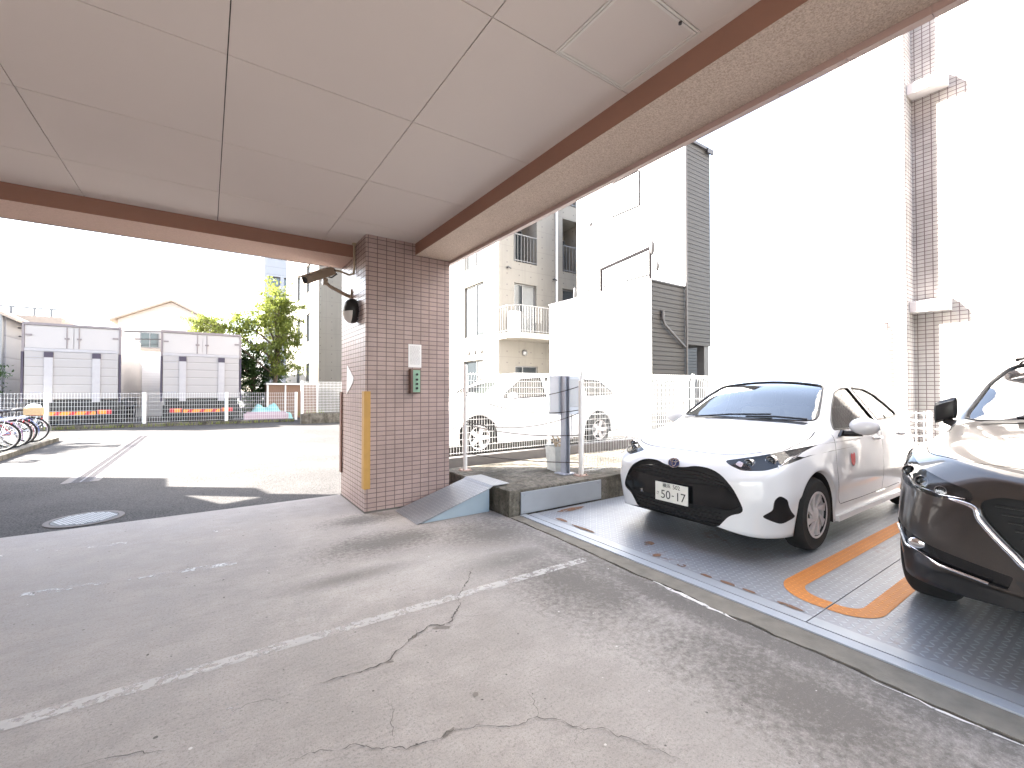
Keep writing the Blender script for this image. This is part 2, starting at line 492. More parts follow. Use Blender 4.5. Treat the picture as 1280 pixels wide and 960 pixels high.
# ------------------------------------------------------------ mesh helpers
class MB:
    def __init__(s):
        s.bm = bmesh.new()
    def face(s, pts, mi=0):
        f = s.bm.faces.new([s.bm.verts.new(p) for p in pts])
        f.material_index = mi
        return f
    def box(s, x0, x1, y0, y1, z0, z1, bev=0., mat=None):
        r = bmesh.ops.create_cube(s.bm, size=1)
        vs = r['verts']
        sc = Matrix.Diagonal((x1 - x0, y1 - y0, z1 - z0, 1))
        tr = Matrix.Translation(((x0 + x1) / 2, (y0 + y1) / 2, (z0 + z1) / 2))
        m = tr @ sc if mat is None else mat @ tr @ sc
        bmesh.ops.transform(s.bm, matrix=m, verts=vs)
        if bev:
            es = {e for v in vs for e in v.link_edges}
            bmesh.ops.bevel(s.bm, geom=list(es), offset=bev, segments=2, profile=.7, affect='EDGES')
        return s
    def cyl(s, p0, p1, r0, r1=None, seg=16, cap=True):
        p0, p1 = Vector(p0), Vector(p1)
        d = p1 - p0
        rot = d.to_track_quat('Z', 'Y').to_matrix().to_4x4()
        m = Matrix.Translation((p0 + p1) / 2) @ rot
        bmesh.ops.create_cone(s.bm, cap_ends=cap, segments=seg, radius1=r0, radius2=r0 if r1 is None else r1, depth=d.length, matrix=m)
        return s
    def sphere(s, c, r, sc=(1, 1, 1), u=20, v=12):
        m = Matrix.Translation(c) @ Matrix.Diagonal((*sc, 1))
        bmesh.ops.create_uvsphere(s.bm, u_segments=u, v_segments=v, radius=r, matrix=m)
        return s
    def tube(s, pts, r, seg=8, closed=False, cap=True):
        pts = [Vector(p) for p in pts]
        n = len(pts)
        rings = []
        up = Vector((0, 0, 1))
        prev = None
        for i, p in enumerate(pts):
            if closed:
                t = pts[(i + 1) % n] - pts[i - 1]
            else:
                t = pts[min(i + 1, n - 1)] - pts[max(i - 1, 0)]
            t.normalize()
            if prev is None:
                a = t.cross(up)
                if a.length < 1e-3:
                    a = t.cross(Vector((1, 0, 0)))
            else:
                a = prev - t * prev.dot(t)
                if a.length < 1e-4:
                    a = t.cross(up)
            a.normalize()
            prev = a
            b = t.cross(a)
            rr = r[i] if isinstance(r, (list, tuple)) else r
            rings.append([s.bm.verts.new(p + a * cos(2 * pi * k / seg) * rr + b * sin(2 * pi * k / seg) * rr) for k in range(seg)])
        for i in range(n if closed else n - 1):
            A, B = rings[i], rings[(i + 1) % n]
            for k in range(seg):
                s.bm.faces.new((A[k], A[(k + 1) % seg], B[(k + 1) % seg], B[k]))
        if cap and not closed:
            s.bm.faces.new(rings[0][::-1])
            s.bm.faces.new(rings[-1])
        return s
    def lathe(s, prof, o=(0, 0, 0), axis='Z', seg=40, cap=False):
        """prof: list of (radius, height)"""
        o = Vector(o)
        rings = []
        for (r, h) in prof:
            ring = []
            for k in range(seg):
                a = 2 * pi * k / seg
                if axis == 'Z':
                    p = Vector((r * cos(a), r * sin(a), h))
                elif axis == 'Y':
                    p = Vector((r * cos(a), h, r * sin(a)))
                else:
                    p = Vector((h, r * cos(a), r * sin(a)))
                ring.append(s.bm.verts.new(o + p))
            rings.append(ring)
        for A, B in zip(rings, rings[1:]):
            for k in range(seg):
                s.bm.faces.new((A[k], A[(k + 1) % seg], B[(k + 1) % seg], B[k]))
        for ring in (rings[0], rings[-1]):
            if cap and (ring[0].co - ring[seg // 2].co).length > 1e-4:
                s.bm.faces.new(ring)
        return s
    def prism(s, poly, a, b, axis='Z'):
        """poly of 2-D points extruded from a to b along axis; X: (y,z)  Y: (x,z)  Z: (x,y)"""
        def P(p, t):
            return (p[0], p[1], t) if axis == 'Z' else ((p[0], t, p[1]) if axis == 'Y' else (t, p[0], p[1]))
        A = [s.bm.verts.new(P(p, a)) for p in poly]
        B = [s.bm.verts.new(P(p, b)) for p in poly]
        n = len(poly)
        s.bm.faces.new(A)
        s.bm.faces.new(B)
        for k in range(n):
            s.bm.faces.new((A[k], A[(k + 1) % n], B[(k + 1) % n], B[k]))
        return s
    def bar(s, p0, p1, w, h=None):
        """square-section bar"""
        p0, p1 = Vector(p0), Vector(p1)
        d = p1 - p0
        q = d.to_track_quat('Z', 'Y').to_matrix().to_4x4()
        h = h or w
        return s.box(-w / 2, w / 2, -h / 2, h / 2, 0, d.length, 0, Matrix.Translation(p0) @ q)
    def build(s, name, mat, parent=None, smooth=None, local=False, tri=False, keep_normals=False):
        """world coordinates unless local=True; smooth = sharp-edge angle in degrees"""
        bm = s.bm
        bmesh.ops.remove_doubles(bm, verts=bm.verts, dist=1e-6)
        if not keep_normals:
            bmesh.ops.recalc_face_normals(bm, faces=bm.faces)
        uv = bm.loops.layers.uv.new('UVMap')
        for f in bm.faces:
            n = f.normal
            ax, ay, az = abs(n.x), abs(n.y), abs(n.z)
            for lp in f.loops:
                c = lp.vert.co
                if az >= ax and az >= ay:
                    lp[uv].uv = (c.x, c.y)
                elif ax >= ay:
                    lp[uv].uv = (c.y, c.z)
                else:
                    lp[uv].uv = (c.x, c.z)
        if parent is not None and not local:
            off = WLOC[parent.name]
            bmesh.ops.translate(bm, verts=bm.verts, vec=-off)
        me = bpy.data.meshes.new(name)
        bm.to_mesh(me)
        bm.free()
        for m in (mat if isinstance(mat, (list, tuple)) else [mat]):
            me.materials.append(m)
        if smooth is not None:
            me.shade_smooth()
            me.set_sharp_from_angle(angle=R(smooth))
        o = bpy.data.objects.new(name, me)
        COL.objects.link(o)
        if parent is not None:
            o.parent = parent
            WLOC[o.name] = Vector(WLOC[parent.name])
        else:
            WLOC[o.name] = Vector((0, 0, 0))
        return o

WLOC = {}
def tag(o, label=None, cat=None, group=None, kind=None):
    if label: o['label'] = label
    if cat: o['category'] = cat
    if group: o['group'] = group
    if kind: o['kind'] = kind
    return o
def empty(name, loc, label, cat, group=None, rz=0.):
    o = bpy.data.objects.new(name, None)
    o.empty_display_size = .2
    COL.objects.link(o)
    o.location = loc
    o.rotation_euler.z = rz
    WLOC[o.name] = Vector(loc)
    return tag(o, label, cat, group)
def struct(o):
    o['kind'] = 'structure'
    return o
def copy_tree(o, parent=None):
    c = o.copy()
    COL.objects.link(c)
    WLOC[c.name] = Vector(WLOC[o.name])
    if parent is not None:
        c.parent = parent
    for ch in list(o.children):
        copy_tree(ch, c)
    return c
def text_mesh(name, txt, size, mat, M4, parent=None, extrude=.0006, align='CENTER'):
    cu = bpy.data.curves.new(name, 'FONT')
    cu.body = txt
    cu.size = size
    cu.extrude = extrude
    cu.align_x = align
    cu.align_y = 'CENTER'
    to = bpy.data.objects.new('tmp_text', cu)
    COL.objects.link(to)
    dg = bpy.context.evaluated_depsgraph_get()
    me = bpy.data.meshes.new_from_object(to.evaluated_get(dg))
    bpy.data.objects.remove(to)
    me.transform(M4)
    me.name = name
    me.materials.clear()
    me.materials.append(mat)
    o = bpy.data.objects.new(name, me)
    COL.objects.link(o)
    if parent is not None:
        o.parent = parent
        WLOC[o.name] = Vector(WLOC[parent.name])
    return o
# ============================================================ GROUND
mb = MB(); mb.box(-400, 400, -400, 800, -.6, -.012)
# a hole under the parking pallets is not needed: the pallets lie on the sheet
struct(mb.build('asphalt_ground', M['asphalt']))

# concrete floor of the covered area, right edge ragged along the crack
edge = [(2.64, 6.0), (2.645, 3.75), (2.642, 3.18), (2.626, 2.81), (2.606, 2.45), (2.586, 2.21), (2.604, 2.05), (2.606, 1.82), (2.587, 1.65), (2.57, 1.48), (2.59, 1.35),
        (2.572, 1.2), (2.59, 1.0), (2.58, .82), (2.57, .68), (2.563, .55), (2.566, .43), (2.572, .29), (2.57, -.4), (2.58, -2.2), (2.575, -7.0)]
edge2 = []
for (a, b), (c, d) in zip(edge, edge[1:]):
    k = max(1, int(abs(b - d) / .05))
    for i in range(k):
        t = i / k
        edge2.append((a + (c - a) * t + random.uniform(-.005, .005) * (i > 0), b + (d - b) * t))
edge2.append(edge[-1])
mb = MB(); mb.prism([(-4.05, -7.0), (-4.05, 6.0)] + edge2, -.25, 0.0, 'Z')
struct(mb.build('concrete_floor', M['floor']))
apr = [(x + .019 + .016 * abs(sin(i * .37)) * abs(sin(i * 1.3)) , y) for i, (x, y) in enumerate(edge2) if y < 3.9]
apr[0] = (apr[0][0], 3.9)
mb = MB(); mb.prism([(2.785, -7.0), (2.785, 3.9)] + apr, -.25, -.001, 'Z')
struct(mb.build('concrete_kerb_strip', plain('rough_kerb_concrete', (.185, .168, .140), .9, var=.45, vscale=9, bump=.6, bscale=90)))

def ribbon(mb, pts, w, z, jitter=.3, step=.016):
    """thin flat strip of varying width along a polyline"""
    P = []
    for (a, b) in zip(pts, pts[1:]):
        a, b = Vector((*a, 0)), Vector((*b, 0))
        k = max(1, int((b - a).length / step))
        for i in range(k):
            p = a.lerp(b, i / k)
            if i: p += Vector((random.uniform(-1, 1), random.uniform(-1, 1), 0)) * .008
            P.append(p)
    P.append(Vector((*pts[-1], 0)))
    prev = None
    for i, p in enumerate(P):
        t = (P[min(i + 1, len(P) - 1)] - P[max(i - 1, 0)]).normalized()
        n = Vector((-t.y, t.x, 0))
        taper = min(1, .25 + min(i, len(P) - 1 - i) * .12)
        ww = w * taper * (1 + random.uniform(-jitter, jitter)) / 2
        cur = (p + n * ww, p - n * ww)
        if prev:
            mb.face([(q.x, q.y, z) for q in (prev[0], cur[0], cur[1], prev[1])])
        prev = cur
crA = [(1.669, 2.95), (1.531, 2.768), (1.434, 2.671), (1.351, 2.577), (1.319, 2.483), (1.25, 2.421), (1.19, 2.341), (1.128, 2.326), (1.067, 2.368), (.989, 2.33), (.928, 2.303), (.871, 2.261), (.815, 2.237), (.766, 2.182), (.713, 2.176), (.627, 2.168), (.537, 2.178), (.438, 2.192)]
crB = [(.24, 1.80), (.359, 1.787), (.402, 1.75), (.473, 1.744), (.52, 1.684), (.577, 1.656), (.625, 1.604), (.692, 1.599), (.755, 1.58), (.789, 1.6), (.85, 1.571), (.917, 1.549), (.962, 1.512), (1.041, 1.463), (1.131, 1.458), (1.194, 1.395), (1.216, 1.333), (1.242, 1.294), (1.309, 1.265), (1.321, 1.216), (1.363, 1.152), (1.395, 1.097), (1.412, 1.045), (1.437, .966)]
mb = MB()
ribbon(mb, crA, .0062, .004, .9)
ribbon(mb, [(1.246, 2.374), (1.311, 2.317), (1.366, 2.308), (1.405, 2.24)], .0022, .004)
random.seed(77)
for q in crA[2:-2:2] + crB[2:-2:3]:
    an = random.uniform(0, 6.28); L_ = random.uniform(.03, .11)
    ribbon(mb, [q, (q[0] + L_ * .5 * cos(an), q[1] + L_ * .5 * sin(an)), (q[0] + L_ * cos(an + .5), q[1] + L_ * sin(an + .5))], .0022, .0044, .6)
ribbon(mb, crB, .0028, .004, .9)
ribbon(mb, [(1.131, 1.458), (1.162, 1.507), (1.184, 1.577), (1.19, 1.607)], .003, .0042)
ribbon(mb, [(-.42, 2.21), (-.338, 2.198), (-.271, 2.184), (-.219, 2.164), (-.164, 2.131), (-.11, 2.114), (-.083, 2.1)], .003, .004, .8)
ribbon(mb, [(.082, 2.195), (.115, 2.214), (.17, 2.22), (.214, 2.211), (.278, 2.161)], .0025, .004)
ribbon(mb, [(.6, 1.65), (.62, 1.75), (.66, 1.83), (.65, 1.93)], .002, .0042)
random.seed(11)
for _ in range(60):     # small pits in the concrete
    x, y = random.uniform(-1.8, 2.4), random.uniform(.7, 5.6)
    r = random.uniform(.003, .011)
    a0 = random.uniform(0, pi); q = random.uniform(.25, .8)
    mb.face([(x + r * cos(a) * cos(a0) - q * r * sin(a) * sin(a0), y + r * cos(a) * sin(a0) + q * r * sin(a) * cos(a0), .004) for a in (0, 1.1, 2.0, 3.2, 4.3, 5.3)])
struct(mb.build('floor_cracks', M['crack']))
mb = MB()
for (x, y, rx, ry, a) in ((1.11, 2.31, .05, .014, -.5), (.753, 2.168, .028, .010, -.3), (.95, 2.315, .02, .01, .6), (.79, 1.59, .034, .010, .3), (.99, 1.72, .014, .016, 0)):
    pts = []
    for k in range(14):
        t = 2 * pi * k / 14; r = random.uniform(.7, 1.15)
        px, py = rx * r * cos(t), ry * r * sin(t)
        pts.append((x + px * cos(a) - py * sin(a), y + px * sin(a) + py * cos(a), .0025))
    mb.face(pts)
struct(mb.build('floor_patches', M['patch']))

# worn lines and flakes painted on the floor
mb = MB(); mb.face([(-3.9, 2.655, .0022), (2.5, 2.545, .0022), (2.5, 2.625, .0022), (-3.9, 2.74, .0022)])
struct(mb.build('floor_line_marking', M['wornwhite']))
mb = MB(); ribbon(mb, [(-1.7, 5.35), (-1.2, 5.32), (-.9, 5.25), (-.4, 5.17), (-.08, 5.1), (.33, 5.1), (.95, 4.95)], .11, .0026, .5, .05)
mb2 = MB()
struct(mb.build('floor_paint_flakes', M['flake']))
mb = MB()
for pts in (((-.092, 2.09), (-.04, 2.145), (.07, 2.15), (.065, 2.105), (-.02, 2.09)), ((.065, 2.28), (.117, 2.262), (.13, 2.205), (.09, 2.18))):
    mb.face([(x, y, .0026) for x, y in pts])
mb.face([(-1.0, 4.2, .0026), (.2, 4.05, .0026), (.2, 4.12, .0026), (-1.0, 4.28, .0026)])
struct(mb.build('floor_lime_bloom', M['lime']))
mb = MB(); ribbon(mb, [(2.605, 2.02), (2.59, 1.75), (2.565, 1.4)], .035, .0026, .6, .04); ribbon(mb, [(2.56, .8), (2.55, .5), (2.555, .2)], .015, .0026, .6, .04)
struct(mb.build('floor_joint_filler', worn_paint('white_joint_filler', (.62, .6, .57), .4, 14)))

# neighbour's ground (right), a step higher than the asphalt
mb = MB(); mb.prism([(2.75, 5.55), (14.0, 5.55), (24, 5.55), (24, 60), (9.6, 60), (7.2, 24), (3.3, 9.0), (2.75, 7.2)], -.3, .20, 'Z')
struct(mb.build('neighbour_ground', M['lot']))

# concrete ledge beside the pallets, with steel plates set into its face
e = empty('concrete_ledge', (5.5, 4.7, 0), 'weathered concrete ledge between tiled pillar and parking pallets', 'ledge')
mb = MB()
mb.box(2.665, 8.9, 3.915, 5.56, -.1, .27, .012)
bmesh.ops.subdivide_edges(mb.bm, edges=[x for x in mb.bm.edges if x.calc_length() > 1], cuts=40, use_grid_fill=True)
for v in mb.bm.verts:
    if v.co.z > .2: v.co.z += random.uniform(-.007, .005)
    if v.co.y < 3.93: v.co.y += random.uniform(-.006, .004)
mb.build('ledge_body', M['block'], e)
mb = MB(); mb.box(2.80, 4.02, 3.885, 3.90, .012, .245, .003)
for x in (2.85, 3.97):
    for z in (.04, .215):
        mb.cyl((x, 3.886, z), (x, 3.879, z), .008, seg=8)
mb.build('face_plate', M['galv'], e)
e = empty('kerb_block', (4.2, 20.0, 0), 'long grey concrete kerb block under the white fence beyond the pillar', 'kerb')
mb = MB(); mb.box(3.15, 7.2, 19.6, 19.95, -.1, .40, .03)
mb.build('kerb_body', M['block'], e)

# ============================================================ APARTMENT BUILDING OVERHEAD
apt = empty('apartment_building', (0, 0, 0), 'apartment building with board ceiling, brown beams and pink tiled pillar overhead', 'building')
ZC, ZB = 3.083, 2.945
# ceiling boards with open joints over a dark backing
mb = MB()
xs = [-4.05, -3.92, -2.92, -1.92, -.92, .072, 1.077, 2.01]
ys = [-7.0, -5.0, -4.06, -3.1, -2.14, -1.175, -.21, .755, 1.72, 2.69, 3.66, 4.61, 5.40]
g = .0028
HX0, HX1, HY0, HY1 = 1.45, 1.955, 1.215, 1.72
for x0, x1 in zip(xs, xs[1:]):
    for y0, y1 in zip(ys, ys[1:]):
        if x0 < HX0 < x1 and abs(y1 - 1.72) < .01:
            mb.box(x0 + g, HX0, y0 + g, y1 - g, ZC, ZC + .012)
            mb.box(HX1, x1 - .001, y0 + g, y1 - g, ZC, ZC + .012)
            mb.box(HX0 + .0005, HX1 - .0005, y0 + g, HY0, ZC, ZC + .012)
        else:
            mb.box(x0 + g, x1 - (g if x1 < 2 else .001), y0 + g, y1 - (g if y1 < 5.3 else .001), ZC, ZC + .012)
ceil = mb.build('ceiling', M['ceil'], apt)
mb = MB(); mb.box(-4.05, 2.005, -7.0, 5.395, ZC + .013, ZC + .05)
mb.build('ceiling_backing', M['ceil_gap'], ceil)
mb = MB()
def frame(mb, x0, x1, y0, y1, w, z0, z1):
    mb.box(x0, x1, y0, y0 + w, z0, z1); mb.box(x0, x1, y1 - w, y1, z0, z1)
    mb.box(x0, x0 + w, y0 + w, y1 - w, z0, z1); mb.box(x1 - w, x1, y0 + w, y1 - w, z0, z1)
frame(mb, HX0 + .003, HX1 - .003, HY0 + .003, HY1 - .003, .011, ZC - .003, ZC + .012)
frame(mb, HX0 + .018, HX1 - .018, HY0 + .018, HY1 - .018, .012, ZC - .003, ZC + .012)
h = mb.build('access_hatch', M['hatch_frame'], apt)
mb = MB(); mb.box(HX0 + .031, HX1 - .031, HY0 + .031, HY1 - .031, ZC - .001, ZC + .012)
mb.build('hatch_panel', M['ceil'], h)
mb = MB(); mb.cyl((HX1 - .14, HY0 + .024, ZC - .001), (HX1 - .14, HY0 + .024, ZC - .012), .008, seg=12)
mb.build('hatch_latch', M['black'], h)
# beams: brown inner faces, sprayed soffits
mb = MB(); mb.box(2.01, 2.455, -7.0, 4.92, ZB, 3.4); mb.box(2.01, 2.455, 4.921, 5.97, ZB + .004, 3.4)
for f in mb.bm.faces: f.material_index = 0
mb.bm.normal_update()
for f in mb.bm.faces: f.material_index = 1 if f.normal.z < -.5 else 0
mb.build('beam', [M['beam_paint'], M['stucco']], apt)
mb = MB(); mb.box(-4.05, 1.428, 5.40, 5.955, ZB - .01, 3.4)
mb.bm.normal_update()
for f in mb.bm.faces: f.material_index = 1 if f.normal.z < -.5 else 0
mb.build('beam', [M['beam_paint'], M['stucco_left']], apt)
# tiled outer faces, their drip edge shows under the right beam
mb = MB()
y = -7.0
while y < 5.97:
    mb.box(2.457, 2.50, y, min(y + .298, 5.97), ZB - .035, ZB + .09); y += .3
mb.build('drip_edge_tiles', plain('drip_tile', (.42, .30, .27), .4, var=.1, vscale=1.5), apt)
mb = MB(); mb.box(2.457, 2.497, -7, 5.97, ZB + .092, 13.5); mb.box(-4.05, 2.455, 5.957, 5.99, ZB - .012, 13.5)
mb.build('facade', M['tile'], apt)
mb = MB(); mb.box(-4.05, 2.455, -12, 5.955, 3.42, 13.5)
mb.build('upper_storeys', M['beam_paint'], apt)
# unseen wall added at left, its edges and gap shaped for the asphalt shade
mb = MB()
A = [(1.0, -.2), (11.38, -.2), (11.38, 2.62), (10.66, 2.66), (10.62, 3.42), (10.2, 3.5), (10.2, 11.0), (1.0, 11.0)]
hole = [(10.13, 2.78), (10.05, 3.5), (9.5, 3.12)]
vs = [Vector(p) for p in A + hole]
nA = len(A)
r = delaunay_2d_cdt(vs, [(i, (i + 1) % nA) for i in range(nA)] + [(nA + i, nA + (i + 1) % 3) for i in range(3)], [], 0, 1e-5)
for f in r[2]:
    c = sum((r[0][i] for i in f), Vector((0, 0))) / 3
    def inside(poly, p):
        k = False
        for (x1, y1), (x2, y2) in zip(poly, poly[1:] + poly[:1]):
            if (y1 > p[1]) != (y2 > p[1]) and p[0] < (x2 - x1) * (p[1] - y1) / (y2 - y1) + x1: k = not k
        return k
    if inside(A, c) and not inside(hole, c):
        mb.face([(-4.2, r[0][i].x, r[0][i].y) for i in f])
bmesh.ops.remove_doubles(mb.bm, verts=mb.bm.verts, dist=1e-5)
bmesh.ops.recalc_face_normals(mb.bm, faces=mb.bm.faces)
ret = bmesh.ops.extrude_face_region(mb.bm, geom=list(mb.bm.faces))
bmesh.ops.translate(mb.bm, verts=[v for v in ret['geom'] if isinstance(v, bmesh.types.BMVert)], vec=(.12, 0, 0))
mb.build('shade_wall', M['tile'], apt)
# pillar
PX0, PX1, PY0, PY1 = 1.43, 2.455, 4.92, 5.97
mb = MB(); mb.box(PX0, PX1, PY0, PY1, -.1, ZB + .003, .006)
mb.box(PX0 + .001, 2.009, PY0 + .001, 5.399, ZB + .003, ZC - .001)
pil = mb.build('pillar', M['tile'], apt)
mb = MB(); mb.box(PX0 - .004, PX1 + .004, PY0 - .004, PY1 + .004, -.05, .018)
mb.build('pillar_base_joint', M['crack'], pil)
# L-shaped corner guards on the drive side edges
mb = MB(); mb.prism([(PX0 - .016, PY0 - .016), (PX0 + .055, PY0 - .016), (PX0 + .055, PY0 - .001), (PX0 - .001, PY0 - .001), (PX0 - .001, PY0 + .07), (PX0 - .016, PY0 + .07)], .265, 1.34)
mb.build('corner_guard', M['guard'], pil)
mb = MB(); mb.prism([(PX0 - .016, PY1 + .016), (PX0 + .05, PY1 + .016), (PX0 + .05, PY1 + .001), (PX0 - .001, PY1 + .001), (PX0 - .001, PY1 - .07), (PX0 - .016, PY1 - .07)], .30, 1.33)
mb.build('corner_guard', M['guard_dark'], pil)

# things fixed to the pillar
e = empty('security_camera', (PX0, 5.42, 2.6), 'beige bullet security camera on a bracket at the tiled pillar', 'camera')
C0, C1 = Vector((.87, 5.25, 2.56)), Vector((1.19, 5.44, 2.75))
d = (C1 - C0).normalized()
Q = Matrix.Translation(C0) @ d.to_track_quat('Y', 'Z').to_matrix().to_4x4()
L = (C1 - C0).length
mb = MB(); mb.box(-.048, .048, 0, L, -.045, .04, .012, Q); mb.box(-.056, .056, -.035, L * .92, .041, .052, .004, Q)
mb.build('housing', M['cam_body'], e)
mb = MB(); mb.cyl(Q @ Vector((0, -.002, 0)), Q @ Vector((0, .02, 0)), .036, seg=20)
mb.build('camera_lens', M['black'], e, 30)
mb = MB(); mb.cyl(Q @ Vector((0, L, 0)), Q @ Vector((0, L + .03, 0)), .04, .03, 16); mb.tube([Q @ Vector((0, L + .02, -.01)), Q @ Vector((.01, L + .05, -.05)), Q @ Vector((0, L * .9, -.07)), Q @ Vector((0, L * .8, -.05))], .008)
mb.build('cable_gland', M['black'], e, 40)
mb = MB()
j = Q @ Vector((0, L * .62, -.085))
mb.cyl(j + Vector((-.025, 0, 0)), j + Vector((.025, 0, 0)), .042, seg=18)
mb.tube([j, j + Vector((.06, .02, -.045)), Vector((1.36, 5.50, 2.50)), Vector((1.428, 5.52, 2.485))], [.016, .02, .022, .024], 10)
mb.box(1.412, 1.429, 5.47, 5.57, 2.42, 2.57, .004)
mb.build('bracket', M['cam_body'], e, 40)
mb = MB(); mb.tube([Q @ Vector((0, L + .03, 0)), (1.28, 5.46, 2.765), (1.38, 5.40, 2.72), (1.412, 5.34, 2.73), (1.412, 5.32, 2.80), (1.412, 5.32, 3.075)], .013, 8)
mb.cyl((1.412, 5.32, 3.06), (1.412, 5.32, 3.082), .026, seg=14)
mb.build('conduit', M['conduit'], e, 40)

e = empty('wall_lamp', (PX0, 5.10, 2.25), 'round black and white wall lamp below the security camera', 'lamp')
mb = MB()
sc = (.55, 1, 1)
mb.sphere((1.375, 5.25, 2.27), .13, (.85, .85, 1.1), 28, 18)
bmesh.ops.delete(mb.bm, geom=[v for v in mb.bm.verts if v.co.x > 1.429], context='VERTS')
mb.build('lamp_body', M['black'], e, 40)
mb = MB()
mb.sphere((1.375, 5.25, 2.268), .134, (.85, .85, 1.1), 28, 18)
bmesh.ops.bisect_plane(mb.bm, geom=mb.bm.verts[:] + mb.bm.edges[:] + mb.bm.faces[:], plane_co=(1.375, 5.25, 2.262), plane_no=(-.10, 0, 1), clear_outer=True)
bmesh.ops.bisect_plane(mb.bm, geom=mb.bm.verts[:] + mb.bm.edges[:] + mb.bm.faces[:], plane_co=(1.35, 5.25, 2.24), plane_no=(1, 0, 0), clear_outer=True)
mb.build('lamp_lens', M['lamp_white'], e, 40)

e = empty('direction_arrow', (PX0, 5.4, 1.5), 'white triangular arrow sign on the drive side of the tiled pillar', 'sign')
mb = MB(); mb.prism([(5.66, 1.66), (5.68, 1.30), (5.40, 1.44), (5.36, 1.50)], PX0 - .008, PX0 - .002, 'X')
mb.build('arrow_plate', M['paper'], e)

o = MB(); o.box(1.925, 2.085, PY0 - .006, PY0 - .003, 1.62, 1.89)
e = empty('paper_notice', (2.0, PY0, 1.62), 'white paper notice taped on the front of the tiled pillar', 'notice')
o.build('sheet', M['paper'], e)
mb = MB(); random.seed(3)
z = 1.86
while z > 1.65:
    x = 1.945
    while x < 2.06:
        w = random.uniform(.01, .03)
        mb.box(x, min(x + w, 2.068), PY0 - .0075, PY0 - .0065, z, z + .004); x += w + .005
    z -= .0135
mb.build('printed_lines', M['ink'], e)
e = empty('switch_box', (2.0, PY0, 1.25), 'small brown switch box with a green button panel under the paper notice', 'switch box')
mb = MB(); mb.box(1.93, 2.045, PY0 - .075, PY0 - .001, 1.315, 1.60, .006)
mb.build('box_body', M['box_brown'], e)
mb = MB(); mb.box(1.955, 2.04, PY0 - .079, PY0 - .0755, 1.33, 1.585, .001)
mb.build('button_panel', M['box_green'], e)
for z in (1.375, 1.425, 1.475, 1.535):
    mb = MB(); mb.cyl((1.998, PY0 - .0795, z), (1.998, PY0 - .093, z), .014, seg=14)
    mb.build('button', M['black'], e, 40)

# ============================================================ RAMP, DRAIN, MANHOLE
e = empty('steel_ramp', (2.2, 4.5, 0), 'checker plate steel wedge ramp leading onto the concrete ledge', 'ramp')
mb = MB()
pr = [(1.74, .004), (2.60, .262), (2.64, .285), (2.86, .288), (2.86, .282), (2.64, .279), (2.60, .255), (1.76, .004)]
mb.prism(pr, 4.20, 4.835, 'Y')
mb.build('ramp_plate', M['ramp_plate'], e)
mb = MB()
for y in (4.21, 4.815):
    mb = MB(); mb.prism([(1.80, .003), (2.595, .003), (2.595, .252), (2.585, .249)], y, y + .006, 'Y')
    if y < 4.5:
        for z in (.03, .2): mb.cyl((2.57, 4.211, z), (2.57, 4.205, z), .008, seg=8)
    mb.build('side_plate', M['ramp_side'], e)
e = empty('manhole_cover', (-1.05, 6.45, 0), 'round cast iron manhole cover in the shaded asphalt', 'manhole')
mb = MB(); mb.lathe([(.0, -.02), (.262, -.02), (.262, -.004), (0, -.004)], (-1.05, 6.42, 0)); 
mb.build('cover', M['iron'], e, 30)
mb = MB(); mb.lathe([(.268, -.02), (.315, -.02), (.315, -.0035), (.268, -.0035)], (-1.05, 6.42, 0))
mb.build('cover_ring', M['pale_conc'], e, 30)
mb = MB()
for i in range(-7, 8):
    for j in range(-7, 8):
        x, y = i * .034 + (j % 2) * .017, j * .034
        if x * x + y * y < .24 ** 2: mb.box(-1.05 + x - .011, -1.05 + x + .011, 6.42 + y - .011, 6.42 + y + .011, -.005, .001)
mb.build('studs', plain('worn_iron', (.24, .235, .235), .4, .6, .15), e)
e = empty('drain_channel', (-1.55, 12, 0), 'long steel drain grating set in pale concrete across the sunlit asphalt', 'drain')
mb = MB(); mb.box(-1.75, -1.66, 9.0, 17.2, -.05, -.008); mb.box(-1.42, -1.33, 9.0, 17.2, -.05, -.008)
mb.build('concrete_border', M['pale_conc'], e)
mb = MB()
y = 9.0
while y < 17.2:
    mb.box(-1.655, -1.425, y, y + .022, -.03, -.006); y += .05
mb.box(-1.655, -1.64, 9.0, 17.2, -.03, -.0055); mb.box(-1.44, -1.425, 9.0, 17.2, -.03, -.0055); mb.box(-1.55, -1.53, 9.0, 17.2, -.03, -.0055)
mb.build('grating', M['grate'], e)

# ============================================================ PARKING PALLETS
e = empty('steel_kerb', (2.83, 0, 0), 'flat blue-grey steel strip along the front edge of the parking pallets', 'steel strip')
mb = MB(); mb.box(2.79, 2.868, -7, 3.90, -.1, .006, .003)
mb.build('strip', M['steel_strip'], e)
def pallet(y0, y1, label):
    e = empty('parking_pallet', (3, (y0 + y1) / 2, 0), label, 'parking pallet', 'checker plate parking pallets')
    mb = MB(); mb.box(2.98, 8.2, y0, y1, -.12, .002)
    mb.build('deck', M['plate'], e)
    mb = MB(); mb.box(2.882, 2.978, y0, y1, -.12, .004, .002)
    mb.build('edge_plate', M['galv'], e)
    return e
p1 = pallet(1.163, 3.86, 'rusty checker plate parking pallet under the white hatchback')
p2 = pallet(-1.55, 1.157, 'checker plate parking pallet under the dark brown car')
def arc(cx, cy, r, a0, a1, n=10):
    return [(cx + r * cos(R(a0 + (a1 - a0) * i / n)), cy + r * sin(R(a0 + (a1 - a0) * i / n))) for i in range(n + 1)]
